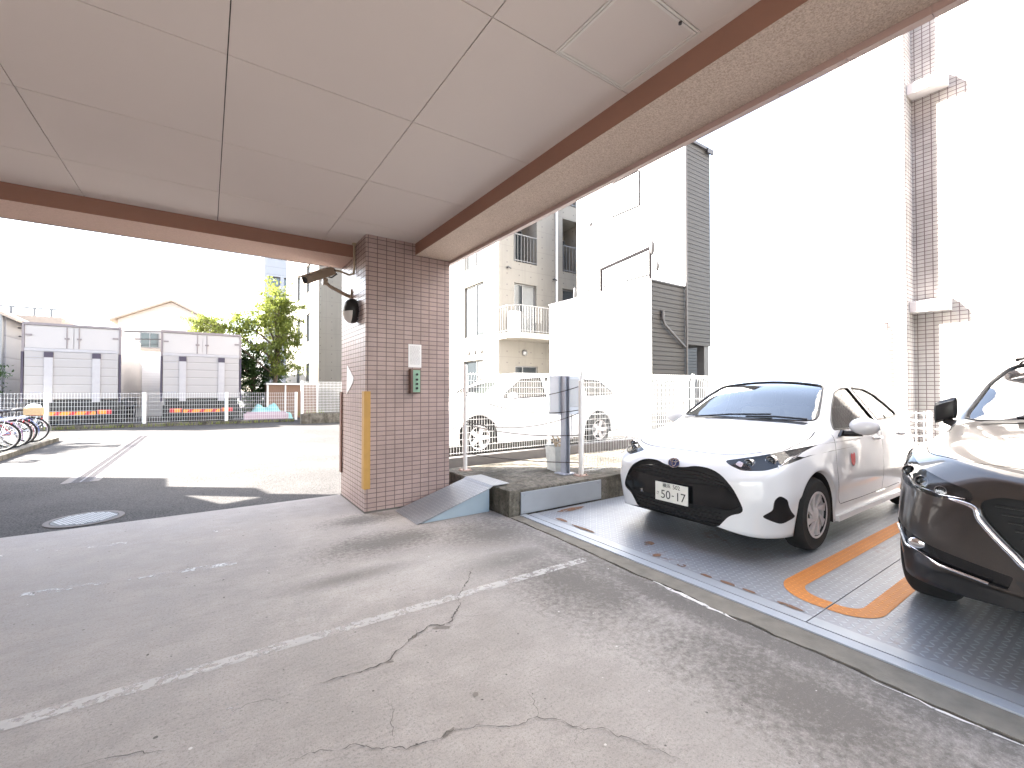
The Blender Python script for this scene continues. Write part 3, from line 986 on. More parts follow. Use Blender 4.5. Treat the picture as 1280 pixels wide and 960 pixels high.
# orange U: half on each pallet
def strip(mb, outer, inner, z):
    for (a, b), (c, d) in zip(zip(outer, outer[1:]), zip(inner, inner[1:])):
        mb.face([(*a, z), (*b, z), (*d, z), (*c, z)])
mb = MB(); strip(mb, [(8, 1.50)] + arc(3.43, 1.22, .28, 90, 180) + [(3.15, 1.166)], [(8, 1.375)] + arc(3.43, 1.225, .15, 90, 180) + [(3.28, 1.166)], .0045)
mb.build('orange_line', M['orange'], p1)
mb = MB(); strip(mb, [(3.15, 1.154), (3.15, 1.13)] + arc(3.36, 1.13, .21, 180, 270) + [(8, .92)], [(3.27, 1.154), (3.27, 1.13)] + arc(3.37, 1.13, .10, 180, 270) + [(8, 1.035)], .0045)
mb.build('orange_line', M['orange'], p2)
random.seed(5)
for (x, y, rx, ry) in ((3.2, 2.53, .06, .045), (3.04, 3.5, .03, .09), (3.02, 3.15, .025, .16), (3.03, 2.31, .04, .03), (3.01, 2.07, .03, .03), (2.99, 1.85, .02, .05), (3.0, 1.7, .02, .06), (3.0, 1.55, .015, .05), (3.4, 3.75, .2, .05), (3.0, 1.3, .02, .08)):
    mb = MB(); mb.face([(x + rx * random.uniform(.8, 1.15) * cos(2 * pi * k / 18), y + ry * random.uniform(.8, 1.15) * sin(2 * pi * k / 18), .0068) for k in range(18)])
    mb.build('rust_stain', M['rust'], p1)

# ============================================================ CHAIN BARRIER AND CABINET ON THE LEDGE
def white_post(x, y, h, label):
    e = empty('barrier_post', (x, y, .27), label, 'post', 'white posts of the wire barrier')
    mb = MB(); mb.cyl((x, y, .27), (x, y, .27 + h), .027, seg=18); mb.sphere((x, y, .27 + h), .027, (1, 1, .5))
    mb.build('tube', M['post_white'], e, 40)
    mb = MB(); mb.box(x - .07, x + .07, y - .07, y + .07, .268, .28, .003)
    for a in (-1, 1):
        for b in (-1, 1): mb.cyl((x + a * .05, y + b * .05, .28), (x + a * .05, y + b * .05, .297), .009, seg=8)
    mb.build('base_flange', M['rust_iron'], e)
    return e
M['rust_iron'] = plain('rusty_flange', (.42, .30, .25), .8, .2, .3, 30)
white_post(2.88, 5.29, 1.42, 'thin white post standing close to the tiled pillar')
white_post(3.91, 4.13, 1.20, 'white post with rusty foot in front of the grey cabinet')
def sag(p, q, s, n=14):
    p, q = Vector(p), Vector(q)
    return [p.lerp(q, i / n) - Vector((0, 0, s * 4 * (i / n) * (1 - i / n))) for i in range(n + 1)]
A, B = (2.88, 5.265), (3.91, 4.158)
for i, (za, zb, s) in enumerate(((1.32, 1.40, .11), (1.29, 1.10, .12), (.93, 1.06, .13), (.89, .78, .06), (.50, .43, .03))):
    mb = MB(); mb.tube(sag((*A, za), (*B, zb), s), .006, 6)
    o = mb.build('barrier_wire', M['chain'], None, 60)
    tag(o, ['top wire rope sagging between the two white posts', 'second wire rope from the top between the white posts', 'middle wire rope sagging between the two white posts', 'fourth wire rope from the top between the white posts', 'lowest wire rope between the two white posts'][i], 'wire rope', 'wire ropes of the barrier')
mb = MB(); mb.tube(sag((2.875, 5.29, .92), (2.455, 5.60, .62), .0), .004, 6)
tag(mb.build('barrier_wire', M['chain'], None, 60), 'short wire rope tied from the thin post to the tiled pillar', 'wire rope', 'wire ropes of the barrier')

e = empty('control_cabinet', (3.84, 4.39, .27), 'grey control cabinet mounted on a blue-grey steel channel post', 'cabinet')
mb = MB(); mb.box(3.80, 3.88, 4.345, 4.39, .27, 1.54); mb.box(3.80, 3.812, 4.30, 4.345, .27, 1.54); mb.box(3.868, 3.88, 4.30, 4.345, .27, 1.54)
mb.box(3.74, 3.94, 4.25, 4.45, .268, .28)
mb.build('post', M['blue_steel'], e)
mb = MB(); mb.box(3.77, 4.15, 4.392, 4.60, 1.03, 1.545, .006)
mb.build('cabinet_box', M['cabinet'], e)
mb = MB(); mb.box(3.92, 4.13, 4.378, 4.391, 1.13, 1.50, .003)
mb.build('cabinet_door', M['galv'], e)
for i in range(4):
    mb = MB(); mb.cyl((3.90 + i * .055, 4.47, .70), (3.90 + i * .055, 4.47, 1.03), .017, seg=10)
    mb.build('conduit', M['downlight'], e, 40)
e = empty('waste_bucket', (3.95, 4.62, .27), 'dirty grey square bucket full of cable ends below the cabinet', 'bucket')
mb = MB(); mb.lathe([(.0, .27), (.145, .27), (.175, .60), (.185, .605), (.165, .6), (.14, .3), (0, .3)], (3.93, 4.60, .0), seg=4)
bmesh.ops.rotate(mb.bm, verts=mb.bm.verts, cent=(3.93, 4.60, 0), matrix=Matrix.Rotation(R(38), 3, 'Z'))
mb.build('bucket_body', M['bucket'], e)
mb = MB(); random.seed(9)
for k in range(10):
    p = Vector((3.93 + random.uniform(-.08, .08), 4.60 + random.uniform(-.08, .08), .5))
    mb.tube([p, p + Vector((random.uniform(-.05, .05), random.uniform(-.05, .05), .12)), p + Vector((random.uniform(-.1, .1), random.uniform(-.1, .1), random.uniform(.12, .26)))], .008, 6)
mb.build('cable_ends', M['conduit'], e)

# ============================================================ MESH FENCES
def fence(name, p0, p1, z0, h, label, posts=2.0, pitch=.05, hp=.15, r=.0028, post_r=.03, curl=False, group='white mesh fences', flip=1):
    p0, p1 = Vector((*p0, 0)), Vector((*p1, 0))
    d = p1 - p0; L = d.length; t = d.normalized(); nrm = Vector((-t.y, t.x, 0)) * flip
    e = empty(name, (p0.x, p0.y, z0), label, 'fence', group)
    mb = MB()
    n = int(L / pitch)
    for i in range(n + 1):
        q = p0 + t * (i * L / n)
        if curl:
            pts = [q + Vector((0, 0, z0 + .04)), q + Vector((0, 0, z0 + h - .12))] + [q + nrm * (-.06 * (1 - cos(a))) + Vector((0, 0, z0 + h - .12 + .06 * sin(a) * 2)) for a in (R(45), R(90), R(140))]
            mb.tube(pts, r, 4)
        else:
            mb.bar(q + Vector((0, 0, z0 + .04)), q + Vector((0, 0, z0 + h)), r * 2)
    k = int((h - .06) / hp)
    for j in range(k + 1):
        z = z0 + .06 + j * (h - .08) / k
        mb.bar(p0 + nrm * .006 + Vector((0, 0, z)), p1 + nrm * .006 + Vector((0, 0, z)), r * 2.2)
    mb.build('mesh_panel', M['white_metal'], e)
    m = max(1, round(L / posts))
    for i in range(m + 1):
        q = p0 + t * (i * L / m) - nrm * .035
        mb = MB(); mb.cyl(q + Vector((0, 0, z0 - .05)), q + Vector((0, 0, z0 + h + .02)), post_r, seg=12)
        mb.build('post', M['white_metal'], e, 40)
    return e
fence('mesh_fence', (3.95, 4.12), (8.8, 4.12), .27, 1.32, 'white mesh fence on the ledge beside the white hatchback', 2.4, .05, .16, .0028, .022, True, flip=-1)
fence('mesh_fence', (2.8, 5.95), (9.2, 6.2), .34, 1.28, 'white mesh fence in front of the white estate car', 2.0, .05, .1, .0028, .025, True)
fence('mesh_fence', (9.05, 3.9), (9.05, -4.0), .0, 1.02, 'low white mesh fence below the white tiled wall', 2.0, .09, .11, .005, .025)
fence('mesh_fence', (-9.6, 21.3), (3.2, 21.3), .12, 1.14, 'long white mesh fence in front of the two trucks', 2.72, .075, .15, .003, .055)
fence('mesh_fence', (3.2, 19.8), (7.0, 19.8), .40, 1.32, 'taller white mesh fence on the long kerb block', 2.0, .055, .11, .0035, .05)
e = empty('fence_kerb', (-2, 21.3, 0), 'low mossy kerb under the long white fence', 'kerb')
mb = MB(); mb.box(-12, 3.1, 21.15, 21.5, -.1, .12, .015)
mb.build('kerb_body', M['block'], e)
e = empty('bicycle_kerb', (-3.3, 13, 0), 'low grey kerb along the row of parked bicycles', 'kerb')
mb = MB(); mb.box(-3.42, -3.27, 9.0, 16.7, -.1, .09, .012)
mb.build('kerb_body', M['block'], e)
e = empty('fence_kerb', (6, 6.1, 0), 'low kerb carrying the white fence in front of the estate car', 'kerb')
mb = MB(); mb.prism([(2.76, 5.88), (9.3, 6.13), (9.3, 6.27), (2.76, 6.02)], .1, .345)
mb.build('kerb_body', M['pale_conc'], e)

# ============================================================ BUILDINGS BEHIND
class Wall:
    """a wall plane with window holes cut as inset openings. along: 'X' (faces -Y) or 'Y' (faces -X)"""
    def __init__(s, along, c, a0, a1, z0, z1):
        s.al, s.c, s.a0, s.a1, s.z0, s.z1, s.h = along, c, a0, a1, z0, z1, []
    def hole(s, a0, a1, z0, z1, depth=.18):
        s.h.append((a0, a1, z0, z1, depth)); return s
    def P(s, a, z, d=0.):
        return (a, s.c + d, z) if s.al == 'X' else (s.c + d, a, z)
    def into(s, mb):
        xs = sorted({s.a0, s.a1, *[v for h in s.h for v in h[:2]]}); zs = sorted({s.z0, s.z1, *[v for h in s.h for v in h[2:4]]})
        for x0, x1 in zip(xs, xs[1:]):
            for z0, z1 in zip(zs, zs[1:]):
                cx, cz = (x0 + x1) / 2, (z0 + z1) / 2
                if any(h[0] < cx < h[1] and h[2] < cz < h[3] for h in s.h): continue
                mb.face([s.P(x0, z0), s.P(x1, z0), s.P(x1, z1), s.P(x0, z1)])
        for a0, a1, z0, z1, d in s.h:
            mb.face([s.P(a0, z0), s.P(a0, z1), s.P(a0, z1, d), s.P(a0, z0, d)])
            mb.face([s.P(a1, z0), s.P(a1, z1), s.P(a1, z1, d), s.P(a1, z0, d)])
            mb.face([s.P(a0, z0), s.P(a1, z0), s.P(a1, z0, d), s.P(a0, z0, d)])
            mb.face([s.P(a0, z1), s.P(a1, z1), s.P(a1, z1, d), s.P(a0, z1, d)])
            mb.face([s.P(a0, z0, d), s.P(a1, z0, d), s.P(a1, z1, d), s.P(a0, z1, d)])
def window(parent, w, a0, a1, z0, z1, d, name='window', split=.5, curtain=None, bars=0):
    """frame, panes and curtain set into a hole of wall w"""
    def bx(mb, u0, u1, v0, v1, d0, d1):
        if w.al == 'X': mb.box(u0, u1, w.c + d0, w.c + d1, v0, v1)
        else: mb.box(w.c + d0, w.c + d1, u0, u1, v0, v1)
    mb = MB(); f = .045
    bx(mb, a0, a1, z0, z0 + f, d - .07, d - .01); bx(mb, a0, a1, z1 - f, z1, d - .07, d - .01)
    bx(mb, a0, a0 + f, z0 + f, z1 - f, d - .07, d - .01); bx(mb, a1 - f, a1, z0 + f, z1 - f, d - .07, d - .01)
    if split:
        m = a0 + (a1 - a0) * split; bx(mb, m - .025, m + .025, z0 + f, z1 - f, d - .072, d - .012)
    fr = mb.build(name, M['alu'], parent)
    mb = MB(); bx(mb, a0 + f, a1 - f, z0 + f, z1 - f, d - .035, d - .028)
    mb.build('pane', M['window_glass'], fr)
    if curtain:
        c0, c1 = a0 + f + (a1 - a0 - 2 * f) * curtain[0], a0 + f + (a1 - a0 - 2 * f) * curtain[1]
        mb = MB(); k = 24
        for i in range(k):
            q0, q1 = c0 + (c1 - c0) * i / k, c0 + (c1 - c0) * (i + 1) / k
            o0, o1 = .008 * (i % 2), .008 * ((i + 1) % 2)
            mb.face([w.P(q0, z0 + f, d - .037 - o0), w.P(q1, z0 + f, d - .037 - o1), w.P(q1, z1 - f, d - .037 - o1), w.P(q0, z1 - f, d - .037 - o0)])
        mb.build('curtain', M['curtain'], fr)
    return fr
def railing(parent, pts, z0, z1, pitch=.11, r=.008, mat='rail', close_bottom=True):
    mb = MB()
    for p, q in zip(pts, pts[1:]):
        p, q = Vector((*p, 0)), Vector((*q, 0)); L = (q - p).length; n = max(1, int(L / pitch))
        for i in range(n + 1):
            c = p.lerp(q, i / n); mb.bar(c + Vector((0, 0, z0)), c + Vector((0, 0, z1)), r * 2)
        mb.bar(p + Vector((0, 0, z1)), q + Vector((0, 0, z1)), .035)
        mb.bar(p + Vector((0, 0, z0 + .06)), q + Vector((0, 0, z0 + .06)), .025)
    return mb.build('railing', M[mat], parent)

# --- fair-faced concrete apartment block
e = empty('concrete_apartment', (9.5, 14.7, 0), 'pale fair-faced concrete apartment block with balconies right of the pillar', 'building')
wl = Wall('Y', 9.5, 14.7, 23, .1, 14); wr = Wall('X', 14.7, 9.5, 17, .1, 14)
LW = [(15.85, 17.55, 3.68, 5.95), (15.85, 17.55, 6.65, 8.9), (15.85, 17.55, 9.6, 11.9), (15.9, 17.6, 1.3, 2.65)]
for a in LW: wl.hole(*a, .16)
RW = [(10.25, 11.4, 3.62, 5.75, .2), (10.3, 11.45, 1.0, 2.35, .12)]
BAY = [(10.22, 11.42, 6.62, 9.0, 1.1), (12.85, 14.0, 6.60, 8.95, 1.2), (12.85, 14.0, 3.6, 5.85, .25), (12.85, 14.0, 9.6, 12, 1.2), (10.22, 11.42, 9.6, 12, 1.1)]
for a in RW + BAY: wr.hole(*a)
mb = MB(); wl.into(mb); wr.into(mb)
mb.face([(9.5, 14.7, 14), (17, 14.7, 14), (17, 23, 14), (9.5, 23, 14)])
mb.face([(17, 14.7, 0), (17, 23, 0), (17, 23, 14), (17, 14.7, 14)]); mb.face([(9.5, 23, 0), (17, 23, 0), (17, 23, 14), (9.5, 23, 14)])
mb.build('wall', M['concrete_wall'], e)
window(e, wl, *LW[0], .16, split=.45, curtain=(.42, 1.0))
window(e, wl, *LW[1], .16, split=.5)
window(e, wl, *LW[2], .16, split=.5, curtain=(0, .4))
window(e, wl, *LW[3], .16, split=.4, curtain=(0, .35))
window(e, wr, *RW[0][:4], .2, split=.45, curtain=(.5, 1.0))
window(e, wr, *RW[1][:4], .12, split=.35)
window(e, wr, 10.24, 10.95, 6.64, 8.9, 1.09, split=0, curtain=(.0, 1.0)); window(e, wr, 11.0, 11.40, 6.64, 8.4, 1.09, split=0)
window(e, wr, 12.87, 13.98, 6.62, 8.5, 1.19, split=.4, curtain=(.0, .4))
window(e, wr, *BAY[2][:4], .25, split=.85)
window(e, wr, 12.87, 13.98, 9.62, 11.7, 1.19, split=.4, curtain=(.4, .95))
railing(e, [(10.25, 14.68), (11.40, 14.68)], 6.62, 7.75, .16)
railing(e, [(12.87, 14.68), (13.98, 14.68)], 6.60, 7.75, .16)
railing(e, [(12.87, 14.68), (13.98, 14.68)], 9.60, 10.7, .16)
rl = railing(e, [(9.46, 17.4), (9.46, 15.95)], 6.6, 7.7, .13)
mb = MB(); mb.prism([(9.42, 14.72), (9.42, 14.0), (9.75, 13.62), (13.2, 13.62), (13.2, 14.695)], 3.36, 3.58)
b = mb.build('balcony', M['concrete_slab'], e)
rl = railing(b, [(9.46, 14.66), (9.46, 14.02), (9.78, 13.66), (13.16, 13.66)], 3.60, 4.62, .13)
mb = MB(); mb.box(9.8, 10.2, 14.15, 14.45, 3.58, 4.48, .02)
ac = mb.build('balcony_storage_box', M['post_white'], b)
mb = MB(); mb.cyl((12.45, 14.62, .2), (12.45, 14.62, 9.55), .05, seg=14)
mb.build('drainpipe', M['downlight'], e, 40)
for k in range(3):
    mb = MB(); mb.sphere((9.49, 16.05 + k * .55, 3.02), .085, (1, 1, 1)); mb.cyl((9.5, 16.05 + k * .55, 3.02), (9.44, 16.05 + k * .55, 3.02), .1, seg=16)
    mb.build('vent_cowl', M['alu'], e, 40)
mb = MB(); mb.sphere((10.75, 14.66, 2.9), .13, (1, .7, 1)); mb.build('vent_cowl', M['alu'], e, 40)
for (x, y, z) in ((9.9, 14.68, 6.3), (12.3, 14.68, 6.15), (12.3, 14.68, 3.2)):
    mb = MB(); mb.cyl((x, y, z), (x, y - .1, z), .04, seg=10); mb.cyl((x, y - .1, z), (x + .12, y - .1, z - .04), .03, seg=10)
    mb.build('vent_pipe', M['pipe_dark'], e, 40)

# --- second concrete block, seen left of the pillar
e = empty('concrete_apartment', (5, 26, 0), 'sunlit concrete apartment block right of the tree, behind the kerb block', 'building')
wl = Wall('Y', 5.0, 26, 38, .1, 17); wr = Wall('X', 26, 5.0, 6.25, .1, 17); wl2 = Wall('Y', 6.25, 26, 28.2, .1, 17); wr2 = Wall('X', 28.2, 6.25, 16, .1, 17)
LW = []
for fz in (1.3, 4.3, 7.3, 10.3, 13.3):
    for a in (28.4, 31.8):
        wl.hole(a, a + 1.2, fz, fz + 1.7, .15); LW.append((a, a + 1.2, fz, fz + 1.7))
    wr2.hole(6.6, 8.2, fz, fz + 1.7, .15)
mb = MB()
for w in (wl, wr, wl2, wr2): w.into(mb)
mb.face([(5, 26, 17), (6.25, 26, 17), (6.25, 38, 17), (5, 38, 17)]); mb.face([(6.25, 28.2, 17), (16, 28.2, 17), (16, 38, 17), (6.25, 38, 17)]); mb.face([(5, 38, 0), (16, 38, 0), (16, 38, 17), (5, 38, 17)]); mb.face([(16, 28.2, 0), (16, 38, 0), (16, 38, 17), (16, 28.2, 17)])
mb.build('wall', M['concrete_wall'], e)
for a in LW: window(e, wl, *a, .15)
for fz in (1.3, 4.3, 7.3, 10.3, 13.3): window(e, wr2, 6.6, 8.2, fz, fz + 1.7, .15, curtain=(0, .5))

# --- white house with a low flat wing
e = empty('white_house', (11.9, 8, 0), 'white sided three storey house with dark grey end wall and a lower flat wing', 'house')
mb = MB(); mb.box(11.9, 13.25, 8.0, 12.75, 2.75, 9.0); mb.box(11.9, 12.9, 9.6, 12.75, .0, 2.75); mb.box(13.25, 18, 11.3, 12.75, 0, 9.0)
bm = mb.bm; bm.normal_update()
for f in bm.faces: f.material_index = 1 if (f.normal.y < -.5 or f.normal.z < -.5) else 0
mb.build('main_wall', [M['white_siding'], M['grey_siding']], e)
mb = MB(); mb.box(11.86, 13.31, 7.94, 12.8, 9.001, 9.09); mb.box(13.0, 13.31, 7.90, 7.95, 8.9, 9.05)
mb.build('roof', M['roof_metal'], e)
mb = MB(); mb.box(10.3, 11.88, 8.0, 12.5, .1, 4.45)
bm = mb.bm; bm.normal_update()
for f in bm.faces: f.material_index = 1 if f.normal.y < -.5 else 0
mb.build('wing_wall', [M['white_siding'], M['grey_siding']], e)
mb = MB(); mb.box(10.27, 11.89, 7.97, 12.53, 4.451, 4.50)
mb.build('wing_roof', M['roof_metal'], e)
mb = MB(); mb.cyl((11.87, 7.94, .1), (11.87, 7.94, 9.0), .035, seg=12)
mb.cyl((10.75, 7.96, 3.4), (10.75, 7.96, 3.65), .05, seg=10); mb.tube([(10.75, 7.95, 3.4), (10.8, 7.93, 3.25), (11.6, 7.93, 2.75), (11.8, 7.94, 2.65)], .035, 8)
mb.build('downpipe', M['pipe_dark'], e, 40)
mb = MB(); frame_w = Wall('Y', 11.9, 0, 1, 0, 1)
for (a0, a1, z0, z1) in ((9.68, 9.73, 7.55, 8.75), (10.85, 10.90, 7.55, 8.75), (9.73, 10.85, 7.54, 7.58), (9.73, 10.85, 8.72, 8.76)):
    mb.box(11.87, 11.899, a0, a1, z0, z1)
fr = mb.build('window', M['rail_dark'], e)
mb = MB(); mb.box(11.885, 11.898, 9.73, 10.85, 7.58, 8.72); mb.build('shutter', M['white_siding'], fr)
mb = MB(); mb.sphere((11.88, 12.0, 7.65), .09, (.7, 1, 1)); mb.build('vent_cowl', M['pipe_dark'], e, 40)
mb = MB()
for y in (8.25, 10.2): mb.box(10.55, 10.62, y - .03, y + .03, 4.5, 5.6 if y < 9 else 5.35)
mb.bar((10.58, 8.25, 5.5), (10.58, 10.2, 5.3), .08); mb.bar((10.58, 8.25, 4.72), (10.58, 10.2, 4.72), .04)
mb.build('roof_railing', M['rail_dark'], e)
mb = MB(); mb.sphere((10.6, 8.2, 5.5), .13, (.6, .6, 1.7)); mb.sphere((10.7, 8.1, 4.95), .09, (.7, .7, 1.6)); mb.sphere((10.7, 11.6, 4.75), .08, (.6, .6, 3.2)); mb.sphere((10.7, 10.9, 4.8), .06, (.6, .6, 4))
mb.build('roof_aerial', M['pipe_dark'], e, 40)
mb = MB(); mb.box(12.95, 13.2, 8.05, 8.3, .1, 2.75); mb.build('carport_post', M['pipe_dark'], e)

# --- white tiled building at the right
e = empty('tiled_building', (9.7, 0, 0), 'tall white tiled building at the right behind the parked cars', 'building')
mb = MB(); mb.box(9.7, 20, -16, 2.24, -.1, 16); mb.box(9.36, 20, 2.24, 3.3, -.1, 16)
mb.build('wall', M['tile_white'], e)
for z in (2.62, 6.2):
    mb = MB(); mb.prism([(9.42, z), (9.42, z + .16), (9.58, z + .20), (9.70, z + .20), (9.70, z)], 1.78, 2.235, 'Y')
    fx = mb.build('vent_hood', M['downlight'], e)
    mb = MB(); mb.sphere((9.46, 1.84, z + .12), .06, (1, 1, .8)); mb.build('hood_spout', M['downlight'], fx, 40)
mb = MB(); mb.cyl((9.30, 2.285, 0), (9.30, 2.285, 15.5), .045, seg=14)
for z in (.8, 1.9, 3.1, 4.3, 5.5, 6.7): mb.cyl((9.30, 2.285, z), (9.30, 2.285, z + .05), .052, seg=14)
mb.build('drainpipe', M['downlight'], e, 40)
mb = MB(); mb.tube([(9.22, 2.56, 0), (9.22, 2.56, 2.35), (9.26, 2.56, 2.47), (9.36, 2.56, 2.52)], .035, 12)
mb.build('vent_pipe', M['downlight'], e, 40)
mb = MB()
for (y0, y1, z0, z1) in ((.45, 1.35, 1.55, 1.58), (1.33, 1.36, .3, 1.55)): mb.box(9.685, 9.699, y0, y1, z0, z1)
mb.build('panel_frame', M['alu'], e)

# --- pale houses far behind the trucks
def gable(name, label, x0, x1, y0, y1, ze, zp, wall, along='Y', eave=.35):
    e = empty(name, ((x0 + x1) / 2, y0, 0), label, 'house')
    m = (x0 + x1) / 2
    mb = MB(); mb.prism([(x0, 0), (x1, 0), (x1, ze), (m, zp), (x0, ze)], y0, y1, 'Y')
    mb.build('wall', M[wall], e)
    mb = MB(); s = (zp - ze) / (m - x0)
    mb.prism([(x0 - eave, ze - eave * s + .02), (m, zp + .02), (x1 + eave, ze - eave * s + .02), (x1 + eave, ze - eave * s + .14), (m, zp + .16), (x0 - eave, ze - eave * s + .14)], y0 - .3, y1 + .3, 'Y')
    mb.build('roof', M['roof_tile'], e)
    return e
h1 = gable('gabled_house', 'cream gabled house showing behind the gap between the trucks', -4.3, .6, 34, 42, 5.5, 6.75, 'cream')
w = Wall('X', 34, -4.3, .6, 0, 5)
for a in (-3.3, -1.5): window(h1, w, a, a + .9, 3.9, 4.8, -.0)
h2 = gable('gabled_house', 'pale grey gabled house at the far left edge behind the bicycles', -14, -6.9, 27, 36, 4.4, 6.3, 'grey_wall')
mb = MB(); mb.tube([(-7.0, 26.9, 0), (-7.0, 26.9, 4.6)], .06, 10); mb.build('downpipe', M['alu'], h2, 40)
e = empty('low_shop', (-7, 32, 0), 'low beige building with a flat brownish roof behind the left truck', 'building')
mb = MB(); mb.box(-9.2, -6.35, 32, 40, 0, 4.7); mb.build('wall', M['cream'], e)
mb = MB(); mb.box(-9.4, -6.2, 31.8, 40.2, 4.701, 5.1); mb.build('roof', M['roof_tile'], e)
mb = MB()
for x in (-8.9, -8.0, -7.2, -6.6): mb.box(x - .05, x + .05, 31.9, 32.0, 5.1, 5.5)
mb.bar((-9.2, 31.95, 5.5), (-6.3, 31.95, 5.5), .08); mb.build('roof_railing', M['rail'], e)
e = empty('white_shed', (-2.2, 30, 0), 'plain white shed wall between the two trucks', 'shed')
mb = MB(); mb.box(-4.6, -1.2, 29.5, 33.5, 0, 3.4); mb.build('wall', M['white_siding'], e)
mb = MB(); mb.box(-4.7, -1.1, 29.4, 33.6, 3.401, 3.5); mb.build('roof', M['roof_tile'], e)
e = empty('far_apartment', (7, 60, 0), 'tall grey apartment block far behind the tree', 'building')
w = Wall('X', 60, 5.5, 13, 0, 17.2)
for fz in (2, 4.8, 7.6, 10.4, 13.2):
    for a in (5.9, 7.6, 9.3): w.hole(a, a + 1.3, fz, fz + 1.9, .5)
mb = MB(); w.into(mb); mb.box(5.5, 13, 60.55, 70, 0, 17.2); mb.face([(5.5, 60, 0), (5.5, 60.6, 0), (5.5, 60.6, 17.2), (5.5, 60, 17.2)]); mb.face([(5.5, 60, 17.2), (13, 60, 17.2), (13, 60.6, 17.2), (5.5, 60.6, 17.2)])
mb.build('wall', M['grey_wall'], e)
for fz in (2, 4.8, 7.6, 10.4, 13.2):
    for a in (5.9, 7.6, 9.3):
        mb = MB(); mb.box(a + .05, a + 1.25, 60.40, 60.48, fz + .9, fz + 1.85); mb.build('window', M['window_glass'], e)

# --- brown shed, tarp and clutter beside the right truck
e = empty('brown_shed', (3.1, 24.2, 0), 'low brown boarded shed with pale frame beside the tree foot', 'shed')
mb = MB(); mb.box(2.35, 4.6, 24.0, 25.4, 0, 1.62); mb.build('boards', M['wood'], e)
mb = MB(); frame_pts = ((2.33, 2.41), (3.1, 3.16), (4.55, 4.62))
for a, b in frame_pts: mb.box(a, b, 23.93, 23.99, 0, 1.6)
mb.box(2.3, 4.65, 23.9, 25.5, 1.621, 1.70); mb.build('frame', M['post_white'], e)
e = empty('tarp_heap', (2.2, 22.9, 0), 'teal tarpaulin heaped over something behind the white fence', 'tarpaulin')
mb = MB(); random.seed(4)
bmesh.ops.create_grid(mb.bm, x_segments=26, y_segments=14, size=1)
for v in mb.bm.verts:
    x, y = v.co.x, v.co.y
    v.co = Vector((2.35 + x * .95, 22.9 + y * .5, max(0.0, (.62 - .3 * (x + .1) ** 2 * 1.8 + .12 * sin(x * 9) + .06 * sin(y * 11 + x * 5)) * (1 - max(0, abs(y) - .55) * 2.2) + random.uniform(-.05, .05)) * (1 if abs(x) < .93 else .1)))
mb.build('tarp', M['teal'], e, 60)
e = empty('flat_stack', (1.6, 22.2, 0), 'flat pinkish boards lying behind the fence beside the right truck', 'boards')
mb = MB(); mb.box(1.3, 3.0, 21.9, 22.5, .02, .34, .03); mb.box(1.4, 2.9, 21.95, 22.45, .345, .40, .01); mb.build('board_stack', M['pink'], e)

# ============================================================ TREES
def crown(name, parent, mat, blobs, n, size, seed):
    """leaf sprays: clusters scattered through each limb's volume, loose at the rim, with gaps between"""
    rnd = random.Random(seed); mb = MB()
    for (cx, cy, cz, rx, ry, rz, w) in blobs:
        k = max(8, int(n * w / 34))
        for _ in range(k):
            p = Vector((rnd.gauss(0, 1), rnd.gauss(0, 1), rnd.gauss(0, 1))).normalized() * rnd.uniform(.35, 1.12)
            c = Vector((cx + p.x * rx, cy + p.y * ry, cz + p.z * rz))
            ax = (p + Vector((rnd.uniform(-.6, .6), rnd.uniform(-.6, .6), rnd.uniform(-.7, .3)))).normalized()
            ln = rnd.uniform(.25, .6); sq = rnd.uniform(.05, .13)
            for _k in range(rnd.randint(38, 90)):
                t = rnd.random()
                q = c + ax * (t - .35) * ln + Vector((rnd.gauss(0, sq * 1.5), rnd.gauss(0, sq * 1.5), rnd.gauss(0, sq * .7)))
                a = (ax * .8 + Vector((rnd.uniform(-1, 1), rnd.uniform(-1, 1), rnd.uniform(-.7, .4)))).normalized()
                b = a.cross(Vector((rnd.uniform(-.5, .5), rnd.uniform(-.5, .5), 1))).normalized()
                s = size * rnd.uniform(.45, 1.1)
                mb.face([q - a * s, q - b * s * .42, q + a * s, q + b * s * .42])
    return mb.build(name, mat, parent, keep_normals=True)
def tree(loc, label, h, blobs, mat, n, size, seed, lean=0, name='tree', group=None):
    e = empty(name, loc, label, 'tree', group)
    rnd = random.Random(seed); x, y, z = loc; mb = MB()
    top = Vector((x + lean, y, h * .8))
    mb.tube([Vector(loc), Vector((x + lean * .2, y, h * .25)), Vector((x + lean * .55, y + .05, h * .5)), top], [.13, .10, .075, .03], 10)
    for b in blobs:
        f = rnd.uniform(.25, .6); s = Vector(loc).lerp(top, f)
        c = Vector(b[:3]); mid = s.lerp(c, .55) + Vector((0, 0, .2))
        mb.tube([s, mid, c + Vector((0, 0, b[5] * .4))], [.05, .035, .012], 7)
        for _ in range(5):
            k = c + Vector((rnd.uniform(-1, 1) * b[3], rnd.uniform(-1, 1) * b[4], rnd.uniform(-1, 1) * b[5])) * .8
            mb.tube([mid.lerp(c, rnd.random()), k], [.016, .006], 5)
    mb.build('trunk', M['trunk'], e, 60)
    crown('crown', e, mat, blobs, n, size, seed)
    return e
